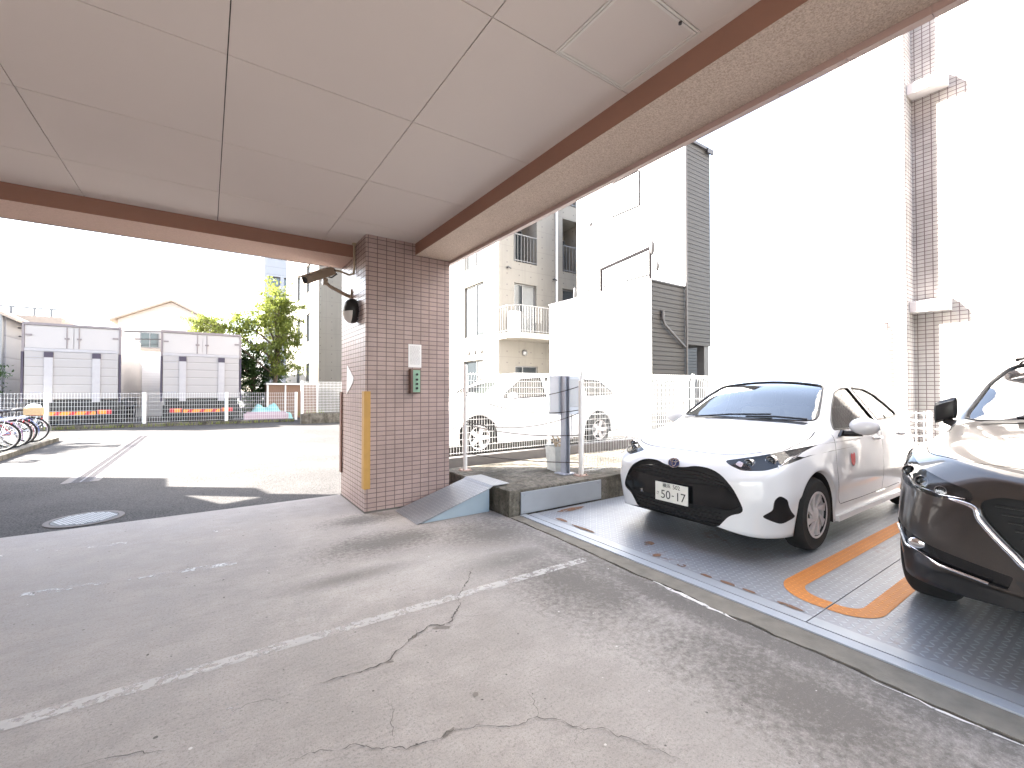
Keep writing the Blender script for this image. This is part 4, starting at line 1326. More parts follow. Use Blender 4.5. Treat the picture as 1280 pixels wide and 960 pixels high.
tree((2.75, 24.9, 0), 'bright yellow-green tree beside the concrete block, over the right truck', 7.2,
     [(2.8, 25, 6.0, .8, .9, .75, .9), (3.2, 25.1, 5.3, .8, .9, .8, 1.), (2.2, 25.1, 5.1, 1.2, 1.0, .6, 1.1), (1.2, 25.2, 4.6, 1.1, .8, .55, 1.0), (.35, 25.2, 4.35, .9, .7, .4, .6), (-.2, 25.3, 4.45, .5, .5, .25, .25), (3.3, 24.6, 3.9, .7, .7, .5, .6), (3.2, 25, 4.6, .7, 1, .9, .9), (2.9, 24.6, 3.4, .9, .8, .45, .6), (3.0, 24.4, 2.5, .9, .6, .3, .5), (2.0, 25.6, 3.9, 1.2, .8, .6, .8)], M['leaf_a'], 1150, .098, 21, .2)
tree((1.9, 25.6, 0), 'dark green conifer bush standing under the yellow-green tree', 4.0,
     [(1.75, 25.5, 1.5, .7, .7, 1.6, 1.5), (2.5, 25.7, 1.2, .7, .6, 1.3, 1.2), (1.5, 25.6, 3.0, .6, .6, .9, .8), (2.7, 25.8, 2.6, .9, .6, 1.0, .9)], M['leaf_b'], 1700, .095, 22)
tree((-8.6, 26.3, 0), 'thin young tree at the far left edge beside the truck', 3.4,
     [(-6.6, 24.6, 1.9, .3, .4, .7, .35), (-6.9, 25.3, 2.2, .4, .5, .5, .3)], M['leaf_b'], 300, .08, 23, 1.6)
tree((-9.6, 19.5, 0), 'leafy tree outside the left edge that shades the bicycles', 6.5,
     [(-9.6, 19.5, 4.6, 1.3, 1.4, 1.0, .6), (-8.7, 18.7, 3.9, .9, 1.0, .6, .4), (-9.8, 20.4, 3.6, 1.1, 1.0, .7, .4)], M['leaf_a'], 330, .13, 24)
# small weeds at the foot of the far fence
rnd = random.Random(31); mb = MB()
for _ in range(260):
    x = rnd.uniform(-4.5, 4.2); y = 21.12 if x < 3.1 else 20.3; b = Vector((x, y + rnd.uniform(-.03, .05), .02 if x < 3.1 else .3))
    t = b + Vector((rnd.uniform(-.08, .08), rnd.uniform(-.08, .05), rnd.uniform(.05, .18) * (2.4 if x > 3.1 else 1)))
    mb.face([b - Vector((.014, 0, 0)), b + Vector((.014, 0, 0)), t])
tag(mb.build('weeds', M['leaf_a'], keep_normals=True), 'weeds growing along the foot of the far white fence', 'weeds', kind='stuff')

# ============================================================ BOX TRUCKS
def truck(x0, x1, label, sd):
    y0, z0, zt = 22.2, 1.02, 3.68; xm = (x0 + x1) / 2; W = x1 - x0
    e = empty('box_truck', (xm, y0, 0), label, 'truck', 'box trucks parked behind the far fence')
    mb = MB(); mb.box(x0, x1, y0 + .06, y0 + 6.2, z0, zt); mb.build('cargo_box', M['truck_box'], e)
    mb = MB()
    mb.box(x0 - .02, x1 + .02, y0, y0 + .08, zt - .03, zt + .06); mb.box(x0 - .03, x0 + .035, y0, y0 + .08, z0 - .1, zt - .031); mb.box(x1 - .035, x1 + .03, y0, y0 + .08, z0 - .1, zt - .031)
    mb.build('rear_frame', M['truck_trim'], e)
    d = MB(); d.box(x0 + .04, xm - .008, y0 + .025, y0 + .058, 2.85, zt - .05); d.box(xm + .008, x1 - .04, y0 + .025, y0 + .058, 2.85, zt - .05)
    dr = d.build('upper_door', M['truck_box'], e)
    mb = MB()
    for s in (-1, 1):
        mb.cyl((xm + s * .16 - .02, y0 + .012, 2.86), (xm + s * .16 - .02, y0 + .012, zt - .06), .014, seg=8)
        mb.box(xm + s * .16 - .08, xm + s * .16 + .05, y0 + .0, y0 + .02, 3.18, 3.24)
        for z in (3.3,): mb.box(xm + s * (W / 2 - .06) - .16 * (s > 0), xm + s * (W / 2 - .06) + .16 * (s < 0), y0 + .005, y0 + .02, z - .03, z + .03)
    mb.build('door_lock', M['truck_trim'], dr)
    mb = MB(); mb.box(x0 + .05, x1 - .05, y0 - .03, y0 + .02, z0 + .03, 2.72)
    gate = mb.build('lift_gate', M['truck_gate'], e)
    mb = MB(); mb.box(x0 + .04, x1 - .04, y0 - .01, y0 + .022, 2.735, 2.84); mb.build('gate_rail', M['truck_post'], e)
    for s in (-1, 1):
        cx = xm + s * W * .245
        mb = MB(); mb.box(cx - .11, cx + .11, y0 - .07, y0 - .031, z0 - .1, 2.52); p = mb.build('slide_post', M['truck_post'], gate)
        mb = MB(); mb.box(cx - .115, cx + .115, y0 - .078, y0 - .032, 2.521, 2.71); mb.build('buffer_pad', M['purple_rubber'], gate)
        mb = MB(); mb.box(xm + s * (W / 2 + .0) - .03, xm + s * (W / 2) + .03, y0 - .05, y0 - .001, .9, 2.7); mb.build('rubber_strip', M['purple_rubber'], e)
    rnd = random.Random(sd)
    for k in range(2):
        mb = MB(); mb.box(x0 + .12, x0 + .12 + rnd.uniform(.28, .36), y0 - .034, y0 - .0305, 2.52 - k * .07, 2.54 - k * .07); mb.build('gate_lettering', M['ink'], gate)
    for k in range(3):
        mb = MB(); mb.box(x0 + .2 + k * .1, x0 + .27 + k * .1, y0 - .034, y0 - .0305, 1.25, 1.30); mb.build('gate_lettering', M['ink'], gate)
    mb = MB(); mb.box(x0 + .1, x1 - .1, y0 + .1, y0 + 6, .62, z0 - .01); mb.box(x0 + .3, x1 - .3, y0 + .02, y0 + .1, .38, .5)
    mb.build('chassis', M['black'], e)
    for s in (-1, 1):
        mb = MB(); mb.box(xm + s * .93 - .42, xm + s * .93 + .42, y0 + .85, y0 + .88, .14, .75); mb.build('mud_flap', M['black'], e)
    mb = MB(); mb.box(xm - .5, xm + .5, y0 + .6, y0 + 3.5, .3, .61); mb.build('axle_housing', M['black'], e)
    mb = MB(); mb.box(x0 + .08, x1 - .08, y0 - .04, y0 + .03, .64, .74); mb.box(xm - .55, xm + .55, y0 - .02, y0 + .03, .40, .60); mb.build('bumper', M['black'], e)
    for s in (-1, 1):
        mb = MB(); mb.box(xm + s * .86 - .2, xm + s * .86 + .2, y0 - .06, y0 - .02, .47, .63, .01); l = mb.build('tail_lamp', M['red_lens'], e)
        mb = MB(); mb.box(xm + s * .86 - s * .05 - .1, xm + s * .86 - s * .05 + .1, y0 - .067, y0 - .061, .48, .62); mb.build('indicator', M['amber'], l)
    mb = MB(); mb.box(xm - .62, xm + .62, y0 - .03, y0 - .021, .46, .58); rf = mb.build('reflector_board', M['amber'], e)
    mb = MB()
    for k in range(3): mb.prism([(xm - .5 + k * .4, .462), (xm - .36 + k * .4, .462), (xm - .28 + k * .4, .578), (xm - .42 + k * .4, .578)], y0 - .036, y0 - .0305, 'Y')
    mb.build('red_stripes', M['red_lens'], rf)
    for s in (-1, 1):
        for yy in (1.6, 5.2):
            mb = MB(); mb.lathe([(.18, -.25), (.40, -.25), (.46, -.2), (.46, .2), (.40, .25), (.18, .25)], (xm + s * .93, y0 + yy, .46), 'X', 28)
            w = mb.build('wheel', M['rubber'], e, 40)
            mb = MB(); mb.lathe([(0, -.1), (.22, -.1), (.24, -.24), (.26, -.24), (.26, .24), (.24, .24), (.22, .1), (0, .1)], (xm + s * .93, y0 + yy, .46), 'X', 24)
            mb.build('rim', M['silver'], w, 40)
    mb = MB(); mb.box(x0 + .05, x1 - .05, y0 + 6.5, y0 + 8.2, .5, 2.7, .12); mb.build('cab', M['truck_box'], e)
truck(-5.28, -2.73, 'white box truck with lift gate at the far left behind the bicycles and fence', 1)
truck(-1.50, 1.16, 'white box truck with lift gate parked right next to the yellow-green tree', 2)

# ============================================================ BICYCLES
def bicycle(x, y, frame_mat, label, ang=0., basket=False):
    e = empty('bicycle', (x, y, 0), label, 'bicycle', 'bicycles parked along the left kerb')
    e.rotation_euler.z = ang
    r = .325; wb = 1.10        # local: rear wheel at x=0 toward the drive (+x), front wheel at -wb
    z = r + .012
    def bld(mb, n, m, s=40, p=None): return mb.build(n, m, p or e, s, local=True)
    for cx in (0., -wb):
        mb = MB(); mb.lathe([(r - .038, -.0), (r - .03, -.018), (r - .012, -.022), (r, -.006), (r, .006), (r - .012, .022), (r - .03, .018), (r - .038, 0)], (cx, 0, z), 'Y', 44)
        w = bld(mb, 'wheel', M['rubber'])
        mb = MB(); mb.lathe([(r - .055, -.012), (r - .034, -.013), (r - .034, .013), (r - .055, .012), (r - .055, -.012)], (cx, 0, z), 'Y', 44)
        bld(mb, 'rim', M['chrome'], 40, w)
        mb = MB()
        for k in range(18):
            a = 2 * pi * k / 18
            mb.cyl((cx + .02 * cos(a + 1.2), .025 * (-1) ** k, z + .02 * sin(a + 1.2)), (cx + (r - .05) * cos(a), 0, z + (r - .05) * sin(a)), .0022, seg=4)
        mb.cyl((cx, -.045, z), (cx, .045, z), .022, seg=10)
        bld(mb, 'spokes', M['chrome'], 40, w)
        mb = MB(); a0, a1 = (-20, 170) if cx == 0 else (20, 165)
        outer = arc(cx, z, r + .022, a0, a1, 18)
        for (p, q) in zip(outer, outer[1:]): mb.face([(p[0], -.03, p[1]), (q[0], -.03, q[1]), (q[0], .03, q[1]), (p[0], .03, p[1])])
        bld(mb, 'mudguard', frame_mat if cx == 0 else M['chrome'], 60)
    bb = Vector((-.46, 0, .29)); seat = Vector((-.30, 0, .72)); head = Vector((-wb + .20, 0, .78))
    mb = MB()
    mb.tube([bb, seat], .016); mb.tube([bb, head - Vector((.0, 0, .06))], .019); mb.tube([seat - Vector((0, 0, .2)), head - Vector((.0, 0, .02))], .016)
    for s in (-1, 1):
        mb.tube([bb + Vector((0, s * .03, 0)), Vector((0, s * .055, z))], .009); mb.tube([seat - Vector((0, 0, .05)), Vector((0, s * .055, z))], .008)
        mb.tube([head + Vector((0, s * .03, -.12)), Vector((-wb, s * .05, z))], .011)
    mb.tube([head - Vector((0, 0, .14)), head + Vector((.05, 0, .16))], .017)
    bld(mb, 'frame', frame_mat)
    mb = MB(); hx = head + Vector((.05, 0, .17))
    mb.tube([hx + Vector((.20, -.27, -.01)), hx + Vector((.06, -.22, .03)), hx, hx + Vector((.06, .22, .03)), hx + Vector((.20, .27, -.01))], .011)
    h = bld(mb, 'handlebar', M['chrome'])
    mb = MB()
    for s in (-1, 1): mb.tube([hx + Vector((.20, s * .27, -.01)), hx + Vector((.10, s * .235, .015))], .017)
    bld(mb, 'grip', M['black'], 40, h)
    mb = MB(); mb.tube([seat, seat + Vector((.03, 0, .10))], .012); mb.sphere(seat + Vector((.06, 0, .14)), .12, (1.05, .75, .32)); mb.sphere(seat + Vector((-.06, 0, .14)), .07, (1.4, .55, .4))
    bld(mb, 'saddle', M['saddle'], 60)
    mb = MB()
    for s in (-1, 1): mb.tube([Vector((.16, s * .06, .70)), Vector((-.22, s * .06, .70))], .006); mb.tube([Vector((.10, s * .06, .70)), Vector((0, s * .06, z))], .006)
    for k in range(4): mb.tube([Vector((.14 - k * .1, -.06, .70)), Vector((.14 - k * .1, .06, .70))], .005)
    bld(mb, 'rear_rack', M['chrome'])
    mb = MB(); mb.lathe([(0, -.004), (.085, -.004), (.085, .004), (0, .004)], tuple(bb + Vector((0, .05, 0))), 'Y', 20)
    mb.tube([bb + Vector((0, .06, 0)), bb + Vector((.06, .08, -.14)), bb + Vector((.06, .16, -.14))], .009); mb.tube([bb + Vector((0, -.06, 0)), bb + Vector((-.06, -.08, .14)), bb + Vector((-.06, -.16, .14))], .009)
    bld(mb, 'crankset', M['chrome'])
    mb = MB(); mb.sphere((.175, 0, .62), .03, (.5, 1, 1)); bld(mb, 'rear_reflector', M['red_lens'], 60)
    if basket:
        mb = MB(); mb.prism([(-.16, -.13), (.16, -.13), (.16, .13), (-.16, .13)], .72, .90)
        bmesh.ops.translate(mb.bm, verts=mb.bm.verts, vec=(.03, 0, 0)); bld(mb, 'basket', M['basket'], None)
        mb = MB(); mb.sphere((.03, 0, .93), .13, (1.1, .9, .55)); bld(mb, 'basket_cover', M['bag'], 60)
rx = -3.72
bicycle(rx, 12.95, M['bike_silver'], 'silver bicycle cut by the left edge of the photo, nearest of the row', R(-4))
bicycle(rx, 14.30, M['bike_purple'], 'purple framed bicycle, second along the kerb', R(-3))
bicycle(rx, 15.05, M['bike_red'], 'dark red bicycle, third along the kerb', R(2))
bicycle(rx - .02, 15.55, M['bike_blue'], 'dark blue bicycle, fourth along the kerb', R(-2))
bicycle(rx + .02, 16.35, M['bike_silver'], 'silver bicycle with tan basket at the far end of the row', R(0), True)

# ============================================================ OVERHEAD CABLES
def cable(p, q, s, label, r=.028):
    mb = MB(); mb.tube(sag(p, q, s, 20), r, 5)
    tag(mb.build('power_line', M['wire'], None, 60), label, 'power line', 'power lines over the far houses')
cable((-13, 24, 7.2), (1.5, 52, 7.0), .5, 'topmost power line running down from the left edge of the sky')
cable((-11, 25.5, 4.6), (-5.6, 25.3, 5.15), .05, 'short cable rising from the left edge to the low beige building')
cable((-12, 26.2, 3.9), (4, 33, 5.35), .3, 'power line crossing the gable of the cream house')
cable((-12, 26.4, 3.55), (4, 33, 4.85), .25, 'power line crossing the cream house under its gable')
cable((-12, 26.4, 3.2), (-4, 30.5, 4.2), .15, 'lowest power line at the far left')
# ============================================================ CARS
def pchip(xk, yk, x):
    xk, yk = np.asarray(xk, float), np.asarray(yk, float)
    h = np.diff(xk); dl = np.diff(yk) / h
    m = np.zeros_like(yk)
    for i in range(1, len(xk) - 1):
        if dl[i - 1] * dl[i] > 0:
            w1, w2 = 2 * h[i] + h[i - 1], h[i] + 2 * h[i - 1]
            m[i] = (w1 + w2) / (w1 / dl[i - 1] + w2 / dl[i])
    m[0], m[-1] = dl[0], dl[-1]
    k = np.clip(np.searchsorted(xk, x) - 1, 0, len(h) - 1)
    t = (x - xk[k]) / h[k]
    return ((2 * t**3 - 3 * t**2 + 1) * yk[k] + (t**3 - 2 * t**2 + t) * h[k] * m[k] + (-2 * t**3 + 3 * t**2) * yk[k + 1] + (t**3 - t**2) * h[k] * m[k + 1])

def chaikin(p, n=2):
    p = [Vector(q) for q in p]
    for _ in range(n):
        r = []
        for i in range(len(p)):
            a, b = p[i], p[(i + 1) % len(p)]
            r += [a.lerp(b, .25), a.lerp(b, .75)]
        p = r
    return p
def rounded(p, r=.02, n=4):
    """polygon with filleted corners"""
    p = [Vector(q) for q in p]; out = []
    for i in range(len(p)):
        a, b, c = p[i - 1], p[i], p[(i + 1) % len(p)]
        d0 = min(r, (a - b).length * .45); d1 = min(r, (c - b).length * .45)
        s, e_ = b + (a - b).normalized() * d0, b + (c - b).normalized() * d1
        for k in range(n + 1):
            t = k / n; out.append(s * (1 - t) ** 2 + b * 2 * t * (1 - t) + e_ * t * t)
    return out
def densify(p, step):
    out = []
    for i in range(len(p)):
        a, b = p[i], p[(i + 1) % len(p)]; k = max(1, int(round((b - a).length / step)))
        out += [a.lerp(b, j / k) for j in range(k)]
    q = [out[0]]
    for v in out[1:]:
        if (v - q[-1]).length > .0015: q.append(v)
    return q
def band(pts, w):
    """open polyline -> thin closed outline of width w"""
    pts = [Vector(q) for q in pts]; L, Rr = [], []
    for i, p in enumerate(pts):
        t = (pts[min(i + 1, len(pts) - 1)] - pts[max(i - 1, 0)]).normalized(); n = Vector((-t.y, t.x))
        L.append(p + n * w / 2); Rr.append(p - n * w / 2)
    return L + Rr[::-1]
def spline(pts, n=8):
    pts = [Vector(p) for p in pts]; out = []
    for i in range(len(pts) - 1):
        p0, p1, p2, p3 = pts[max(i - 1, 0)], pts[i], pts[i + 1], pts[min(i + 2, len(pts) - 1)]
        for k in range(n):
            t = k / n; out.append(.5 * ((2 * p1) + (p2 - p0) * t + (2 * p0 - 5 * p1 + 4 * p2 - p3) * t * t + (3 * p1 - p0 - 3 * p2 + p3) * t ** 3))
    return out + [pts[-1]]

class Car:
    """shell lofted from cross sections; local x from nose to tail, y to the side, z up; features are projected on it and cut with booleans"""
    def __init__(s, tab, arches, cabin, half_w):
        s.tab = np.array(tab, float); s.arches = arches; s.cabin = cabin
        n = len(tab); ss = []
        for i in range(n - 1):
            k = max(5, int((tab[i + 1][0] - tab[i][0]) / .018)); ss += [i + j / k for j in range(k)]
        ss.append(n - 1.0); s.ss = np.array(ss)
        s.cols = [pchip(np.arange(n), s.tab[:, c], s.ss) for c in range(s.tab.shape[1])]
        s.secs = [s.section(i) for i in range(len(ss))]
        s.base = s.mesh()
        bm = bmesh.new(); bm.from_mesh(s.base); s.bvh = BVHTree.FromBMesh(bm); bm.free()
        s.cutters = []
    def section(s, i):
        x, w0, z0, w1, z1, w2, z2, w3, z3, zc = [c[i] for c in s.cols]
        for xa, za, ra in s.arches:
            d = ra * ra - (x - xa) ** 2
            if d > 0: z0 = max(z0, za + sqrt(d))
        z1 = max(z1, z0 + .02); z2 = max(z2, z1 + .02); z3 = max(z3, z2 + .004); zc = max(zc, z3 + .001)
        P = []
        for (a, b, m) in (((w0, z0), (w1, z1), 8), ((w1, z1), (w2, z2), 9), ((w2, z2), (w3, z3), 13)):
            for k in range(m): P.append((a[0] + (b[0] - a[0]) * k / m, a[1] + (b[1] - a[1]) * k / m))
        for k in range(17):
            y = w3 * (1 - k / 16); P.append((y, z3 + (zc - z3) * (1 - (y / w3) ** 2 if w3 > 1e-6 else k / 16)))
        P = np.array(P)
        for _ in range(3): P[1:-1] = P[1:-1] * .5 + (P[:-2] + P[2:]) * .25
        return P
    def mesh(s):
        bm = bmesh.new(); rings = []
        xs = s.cols[0]
        for x, P in zip(xs, s.secs):
            rg = [bm.verts.new((x, y, z)) for y, z in P] + [bm.verts.new((x, -y, z)) for y, z in P[-2::-1]]
            rings.append(rg)
        m = len(rings[0])
        for A, B in zip(rings, rings[1:]):
            for k in range(m):
                bm.faces.new((A[k], A[(k + 1) % m], B[(k + 1) % m], B[k]))
        bmesh.ops.remove_doubles(bm, verts=bm.verts, dist=2e-5)
        bmesh.ops.dissolve_degenerate(bm, dist=1e-6, edges=bm.edges)
        bmesh.ops.recalc_face_normals(bm, faces=bm.faces)
        if bm.calc_volume(signed=True) < 0: bmesh.ops.reverse_faces(bm, faces=bm.faces)
        me = bpy.data.meshes.new('body_base'); bm.to_mesh(me); bm.free()
        return me
    def hit(s, p, axis, sg):
        if axis == 'F': o, d = Vector((-1, p[0], p[1])), Vector((1, 0, 0))
        elif axis == 'R': o, d = Vector((9, p[0], p[1])), Vector((-1, 0, 0))
        elif axis == 'S': o, d = Vector((p[0], sg * 3, p[1])), Vector((0, -sg, 0))
        else: o, d = Vector((p[0], p[1], 4)), Vector((0, 0, -1))
        h = s.bvh.ray_cast(o, d)
        if h[0] is None or (axis in 'FR' and abs(h[0].x - o.x) > 3.2):
            h = s.bvh.find_nearest(o + d * (1.2 if axis == 'F' else (3 - .8 if axis == 'S' else 3)))
        return h[0], d
    def patch(s, outline, axis, sg=1, step=.03):
        out = densify(outline, step); n = len(out)
        xs = [p.x for p in out]; ys = [p.y for p in out]; pts = list(out)
        def ins(p):
            k = False
            for i in range(n):
                a, b = out[i], out[i - 1]
                if (a.y > p.y) != (b.y > p.y) and p.x < (b.x - a.x) * (p.y - a.y) / (b.y - a.y) + a.x: k = not k
            return k
        x = min(xs) + step / 2
        while x < max(xs):
            y = min(ys) + step / 2
            while y < max(ys):
                p = Vector((x, y))
                if ins(p) and min((p - q).length_squared for q in out) > (step * .45) ** 2: pts.append(p)
                y += step
            x += step
        r = delaunay_2d_cdt(pts, [(i, (i + 1) % n) for i in range(n)], [], 0, 1e-6)
        faces = [f for f in r[2] if ins(sum((r[0][i] for i in f), Vector((0, 0))) / len(f))]
        hits = [s.hit(p, axis, sg) for p in r[0]]
        return hits, faces
    def sheet(s, outline, axis, sg=1, depth=.0, step=.03):
        h, f = s.patch(outline, axis, sg, step)
        mb = MB(); V = [mb.bm.verts.new(p + d * depth) for p, d in h]
        for q in f: mb.bm.faces.new([V[i] for i in q])
        for v in [v for v in mb.bm.verts if not v.link_faces]: mb.bm.verts.remove(v)
        return mb
    def solid(s, outline, axis, sg=1, d_in=.03, d_out=.06, step=.03, bm=None):
        h, f = s.patch(outline, axis, sg, step)
        bm = bm or bmesh.new()
        A = [bm.verts.new(p + d * d_in) for p, d in h]; B = [bm.verts.new(p - d * d_out) for p, d in h]
        ec = {}
        for q in f:
            bm.faces.new([A[i] for i in q]); bm.faces.new([B[i] for i in q[::-1]])
            for a, b in zip(q, list(q[1:]) + [q[0]]): ec[(a, b)] = 1
        for (a, b) in list(ec):
            if (b, a) not in ec: bm.faces.new((A[b], A[a], B[a], B[b]))
        for v in [v for v in bm.verts if not v.link_faces]: bm.verts.remove(v)
        bmesh.ops.recalc_face_normals(bm, faces=bm.faces)
        return bm
    def cut(s, outline, axis, mirror=True, d_in=.03, d_out=.06, step=.03):
        for sg in ((1, -1) if mirror else (1,)):
            o = [Vector((p[0], p[1])) for p in outline]
            if sg < 0 and axis != 'S': o = [Vector((-p.x, p.y)) if axis in 'FR' else Vector((p.x, -p.y)) for p in o][::-1]
            s.cutters.append(s.solid(o, axis, sg, d_in, d_out, step))
    def mirrored(s, outline, axis, sg):
        o = [Vector((p[0], p[1])) for p in outline]
        if sg < 0 and axis != 'S': o = [Vector((-p.x, p.y)) if axis in 'FR' else Vector((p.x, -p.y)) for p in o][::-1]
        return o
    def cavity(s):
        x0, x1, off, floor = s.cabin
        bm = bmesh.new(); rings = []; xs = s.cols[0]
        for x, P in zip(xs, s.secs):
            if x < x0 or x > x1: continue
            Q = P[10:]; zc = P[-1][1]
            pts = [(max(y - off, 0), max(min(z - off * .8, zc - off * .8), floor)) for y, z in Q]
            for k in range(len(pts)): pts[k] = (pts[k][0], pts[k][1] + .0002 * k)
            rg = [bm.verts.new((x, y, z)) for y, z in pts] + [bm.verts.new((x, -y, z)) for y, z in pts[-2::-1]]
            rings.append(rg)
        m = len(rings[0])
        for A, B in zip(rings, rings[1:]):
            for k in range(m): bm.faces.new((A[k], A[(k + 1) % m], B[(k + 1) % m], B[k]))
        bm.faces.new(rings[0]); bm.faces.new(rings[-1])
        bmesh.ops.remove_doubles(bm, verts=bm.verts, dist=1e-5)
        bmesh.ops.recalc_face_normals(bm, faces=bm.faces)
        return bm
    def finish(s, parent, paint, clad=0.):
        ob = bpy.data.objects.new('body', s.base); COL.objects.link(ob); ob.parent = parent
        WLOC[ob.name] = Vector(WLOC[parent.name])
        s.base.materials.append(paint); s.base.materials.append(M['dark'])
        cav = s.cavity(); tmp = []
        groups = [[cav]] + [[c] for c in s.cutters]
        for g_ in groups:
            me = bpy.data.meshes.new('cutter'); g_[0].to_mesh(me); g_[0].free()
            me.materials.append(M['dark'])
            co = bpy.data.objects.new('cutter', me); COL.objects.link(co); co.parent = parent; tmp.append(co)
        # one boolean with a collection operand copes with all cutters at once
        cc = bpy.data.collections.new('cutters'); S.collection.children.link(cc)
        for c in tmp: cc.objects.link(c)
        md = ob.modifiers.new('cut', 'BOOLEAN'); md.operation = 'DIFFERENCE'; md.solver = 'EXACT'; md.operand_type = 'COLLECTION'; md.collection = cc
        md.material_mode = 'TRANSFER'
        bpy.context.view_layer.update()
        dg = bpy.context.evaluated_depsgraph_get()
        me = bpy.data.meshes.new_from_object(ob.evaluated_get(dg))
        ob.modifiers.clear()
        for c in tmp:
            m_ = c.data; bpy.data.objects.remove(c); bpy.data.meshes.remove(m_)
        bpy.data.collections.remove(cc)
        base = s.base
        # normals of the uncut shell keep the panels smooth around the openings
        nb = bmesh.new(); nb.from_mesh(base); nb.faces.ensure_lookup_table()
        bmesh.ops.triangulate(nb, faces=nb.faces); nb.faces.ensure_lookup_table()
        tv = BVHTree.FromBMesh(nb)
        for v in nb.verts: v.normal_update()
        mats = [m.name for m in me.materials]
        di = mats.index(M['dark'].name) if M['dark'].name in mats else 1
        pi_ = mats.index(paint.name) if paint.name in mats else 0
        ci = di
        if clad: me.materials.append(M['black']); ci = len(me.materials) - 1
        me.shade_smooth()
        nl = [None] * len(me.loops); cache = {}
        for p in me.polygons:
            c = p.center; q, n0, fi, dist = tv.find_nearest(c)
            outer = dist < .0025 and n0.dot(p.normal) > .8
            low = True
            if outer:
                # wheel tunnels and underside are dark
                if p.normal.z < -.35 and c.z < .75 and abs(c.y) < s.tab[:, 3].max() - .04: p.material_index = di
                elif p.normal.z < -.8 and c.z < .5: p.material_index = di
                else: p.material_index = pi_
                if abs(n0.y) < .3 and n0.z < .0 and c.z < .9 and .3 < c.x < s.tab[-1][0] - .3 : p.material_index = di
                if clad and p.normal.z > -.8 and (c.z < clad): p.material_index = ci
            else: p.material_index = di
            for li in p.loop_indices:
                vi = me.loops[li].vertex_index
                if outer:
                    if vi not in cache:
                        co = me.vertices[vi].co; q, n1, fj, d1 = tv.find_nearest(co)
                        f = nb.faces[fj]; ws = []
                        acc = Vector((0, 0, 0))
                        for v in f.verts: acc += v.normal / max(1e-4, (v.co - co).length)
                        cache[vi] = acc.normalized()
                    n_ = cache[vi]
                    nl[li] = n_ if n_.dot(p.normal) > .55 else p.normal.copy()
                else: nl[li] = p.normal.copy()
        nb.free()
        me.normals_split_custom_set(nl)
        ob.data = me; me.name = 'body'
        if base.users == 0: bpy.data.meshes.remove(base)
        s.body = ob
        return ob

def wheel(parent, x, y, r, w, sg, rim_r, style, mat='silver'):
    """wheel centred at (x, y, r); sg = side the face looks to"""
    mb = MB(); h = w / 2
    mb.lathe([(rim_r, -h), (r - .03, -h), (r - .008, -h + .02), (r, -h + .045), (r, h - .045), (r - .008, h - .02), (r - .03, h), (rim_r, h), (rim_r - .02, h - .02), (rim_r - .02, -h + .02), (rim_r, -h)], (x, y, r), 'Y', 56)
    t = mb.build('wheel', M['rubber'], parent, 30, local=True)
    mb = MB(); f = sg * h
    mb.lathe([(rim_r - .019, f), (rim_r - .002, f + sg * .004), (rim_r - .004, f - sg * .01), (rim_r - .03, f - sg * .025), (rim_r - .035, f - sg * .09)], (x, y, r), 'Y', 48)
    n = {'blade': 8, 'five': 5}[style]
    for k in range(n):
        a = 2 * pi * k / n; M4 = Matrix.Translation((x, y, r)) @ Matrix.Rotation(a, 4, 'Y')
        if style == 'blade': pl = [(.03, .045), (.055, .03), (rim_r - .02, .005), (rim_r - .02, .075), (.12, .06)]
        else: pl = [(.03, -.04), (rim_r - .02, -.035), (rim_r - .02, .035), (.03, .04)]
        m2 = MB(); m2.prism(pl, f - sg * .03, f - sg * .008, 'Y'); m2.bm.transform(M4)
        me = bpy.data.meshes.new('t'); m2.bm.to_mesh(me); m2.bm.free(); mb.bm.from_mesh(me); bpy.data.meshes.remove(me)
    mb.lathe([(0, f - sg * .002), (.032, f - sg * .002), (.06, f - sg * .012), (.07, f - sg * .03)], (x, y, r), 'Y', 24)
    mb.build('rim', M[mat], t, 35, local=True)
    mb = MB(); mb.lathe([(0, f - sg * .06), (rim_r - .03, f - sg * .06)], (x, y, r), 'Y', 32)
    mb.build('brake_disc', M['dark'], t, 35, local=True)
    return t

def seats(parent, xs, half, z, floor):
    for x, back in xs:
        for s in (-1, 1):
            mb = MB(); y = s * half
            mb.box(x - .25, x + .25, y - .24, y + .24, z - .08, z + .06, .04)
            mb.box(-.07, .07, -.24, .24, 0, .58, .05, Matrix.Translation((x + .24, y, z + .03)) @ Matrix.Rotation(R(17), 4, 'Y'))
            mb.box(-.05, .05, -.13, .13, .60, .79, .04, Matrix.Translation((x + .24, y, z + .03)) @ Matrix.Rotation(R(15), 4, 'Y'))
            mb.build('car_seat', M['seat'], parent, 40, local=True)

def glazing(car, parent, name, outline, axis, sg, depth, mat, seal=.010, step=.05):
    o = car.mirrored(outline, axis, sg)
    g_ = car.sheet(o, axis, sg, depth, step).build(name, mat, parent, 60, local=True)
    pts = [car.hit(p, axis, sg) for p in densify(o, .04)]
    mb = MB(); mb.tube([p + d * .006 for p, d in pts], seal, 6, closed=True)
    mb.build('window_seal', M['black'], g_, 60, local=True)
    return g_

def part_sheet(car, parent, name, outline, axis, sg, depth, mat, step=.03, smooth=60):
    return car.sheet(car.mirrored(outline, axis, sg), axis, sg, depth, step).build(name, mat, parent, smooth, local=True)

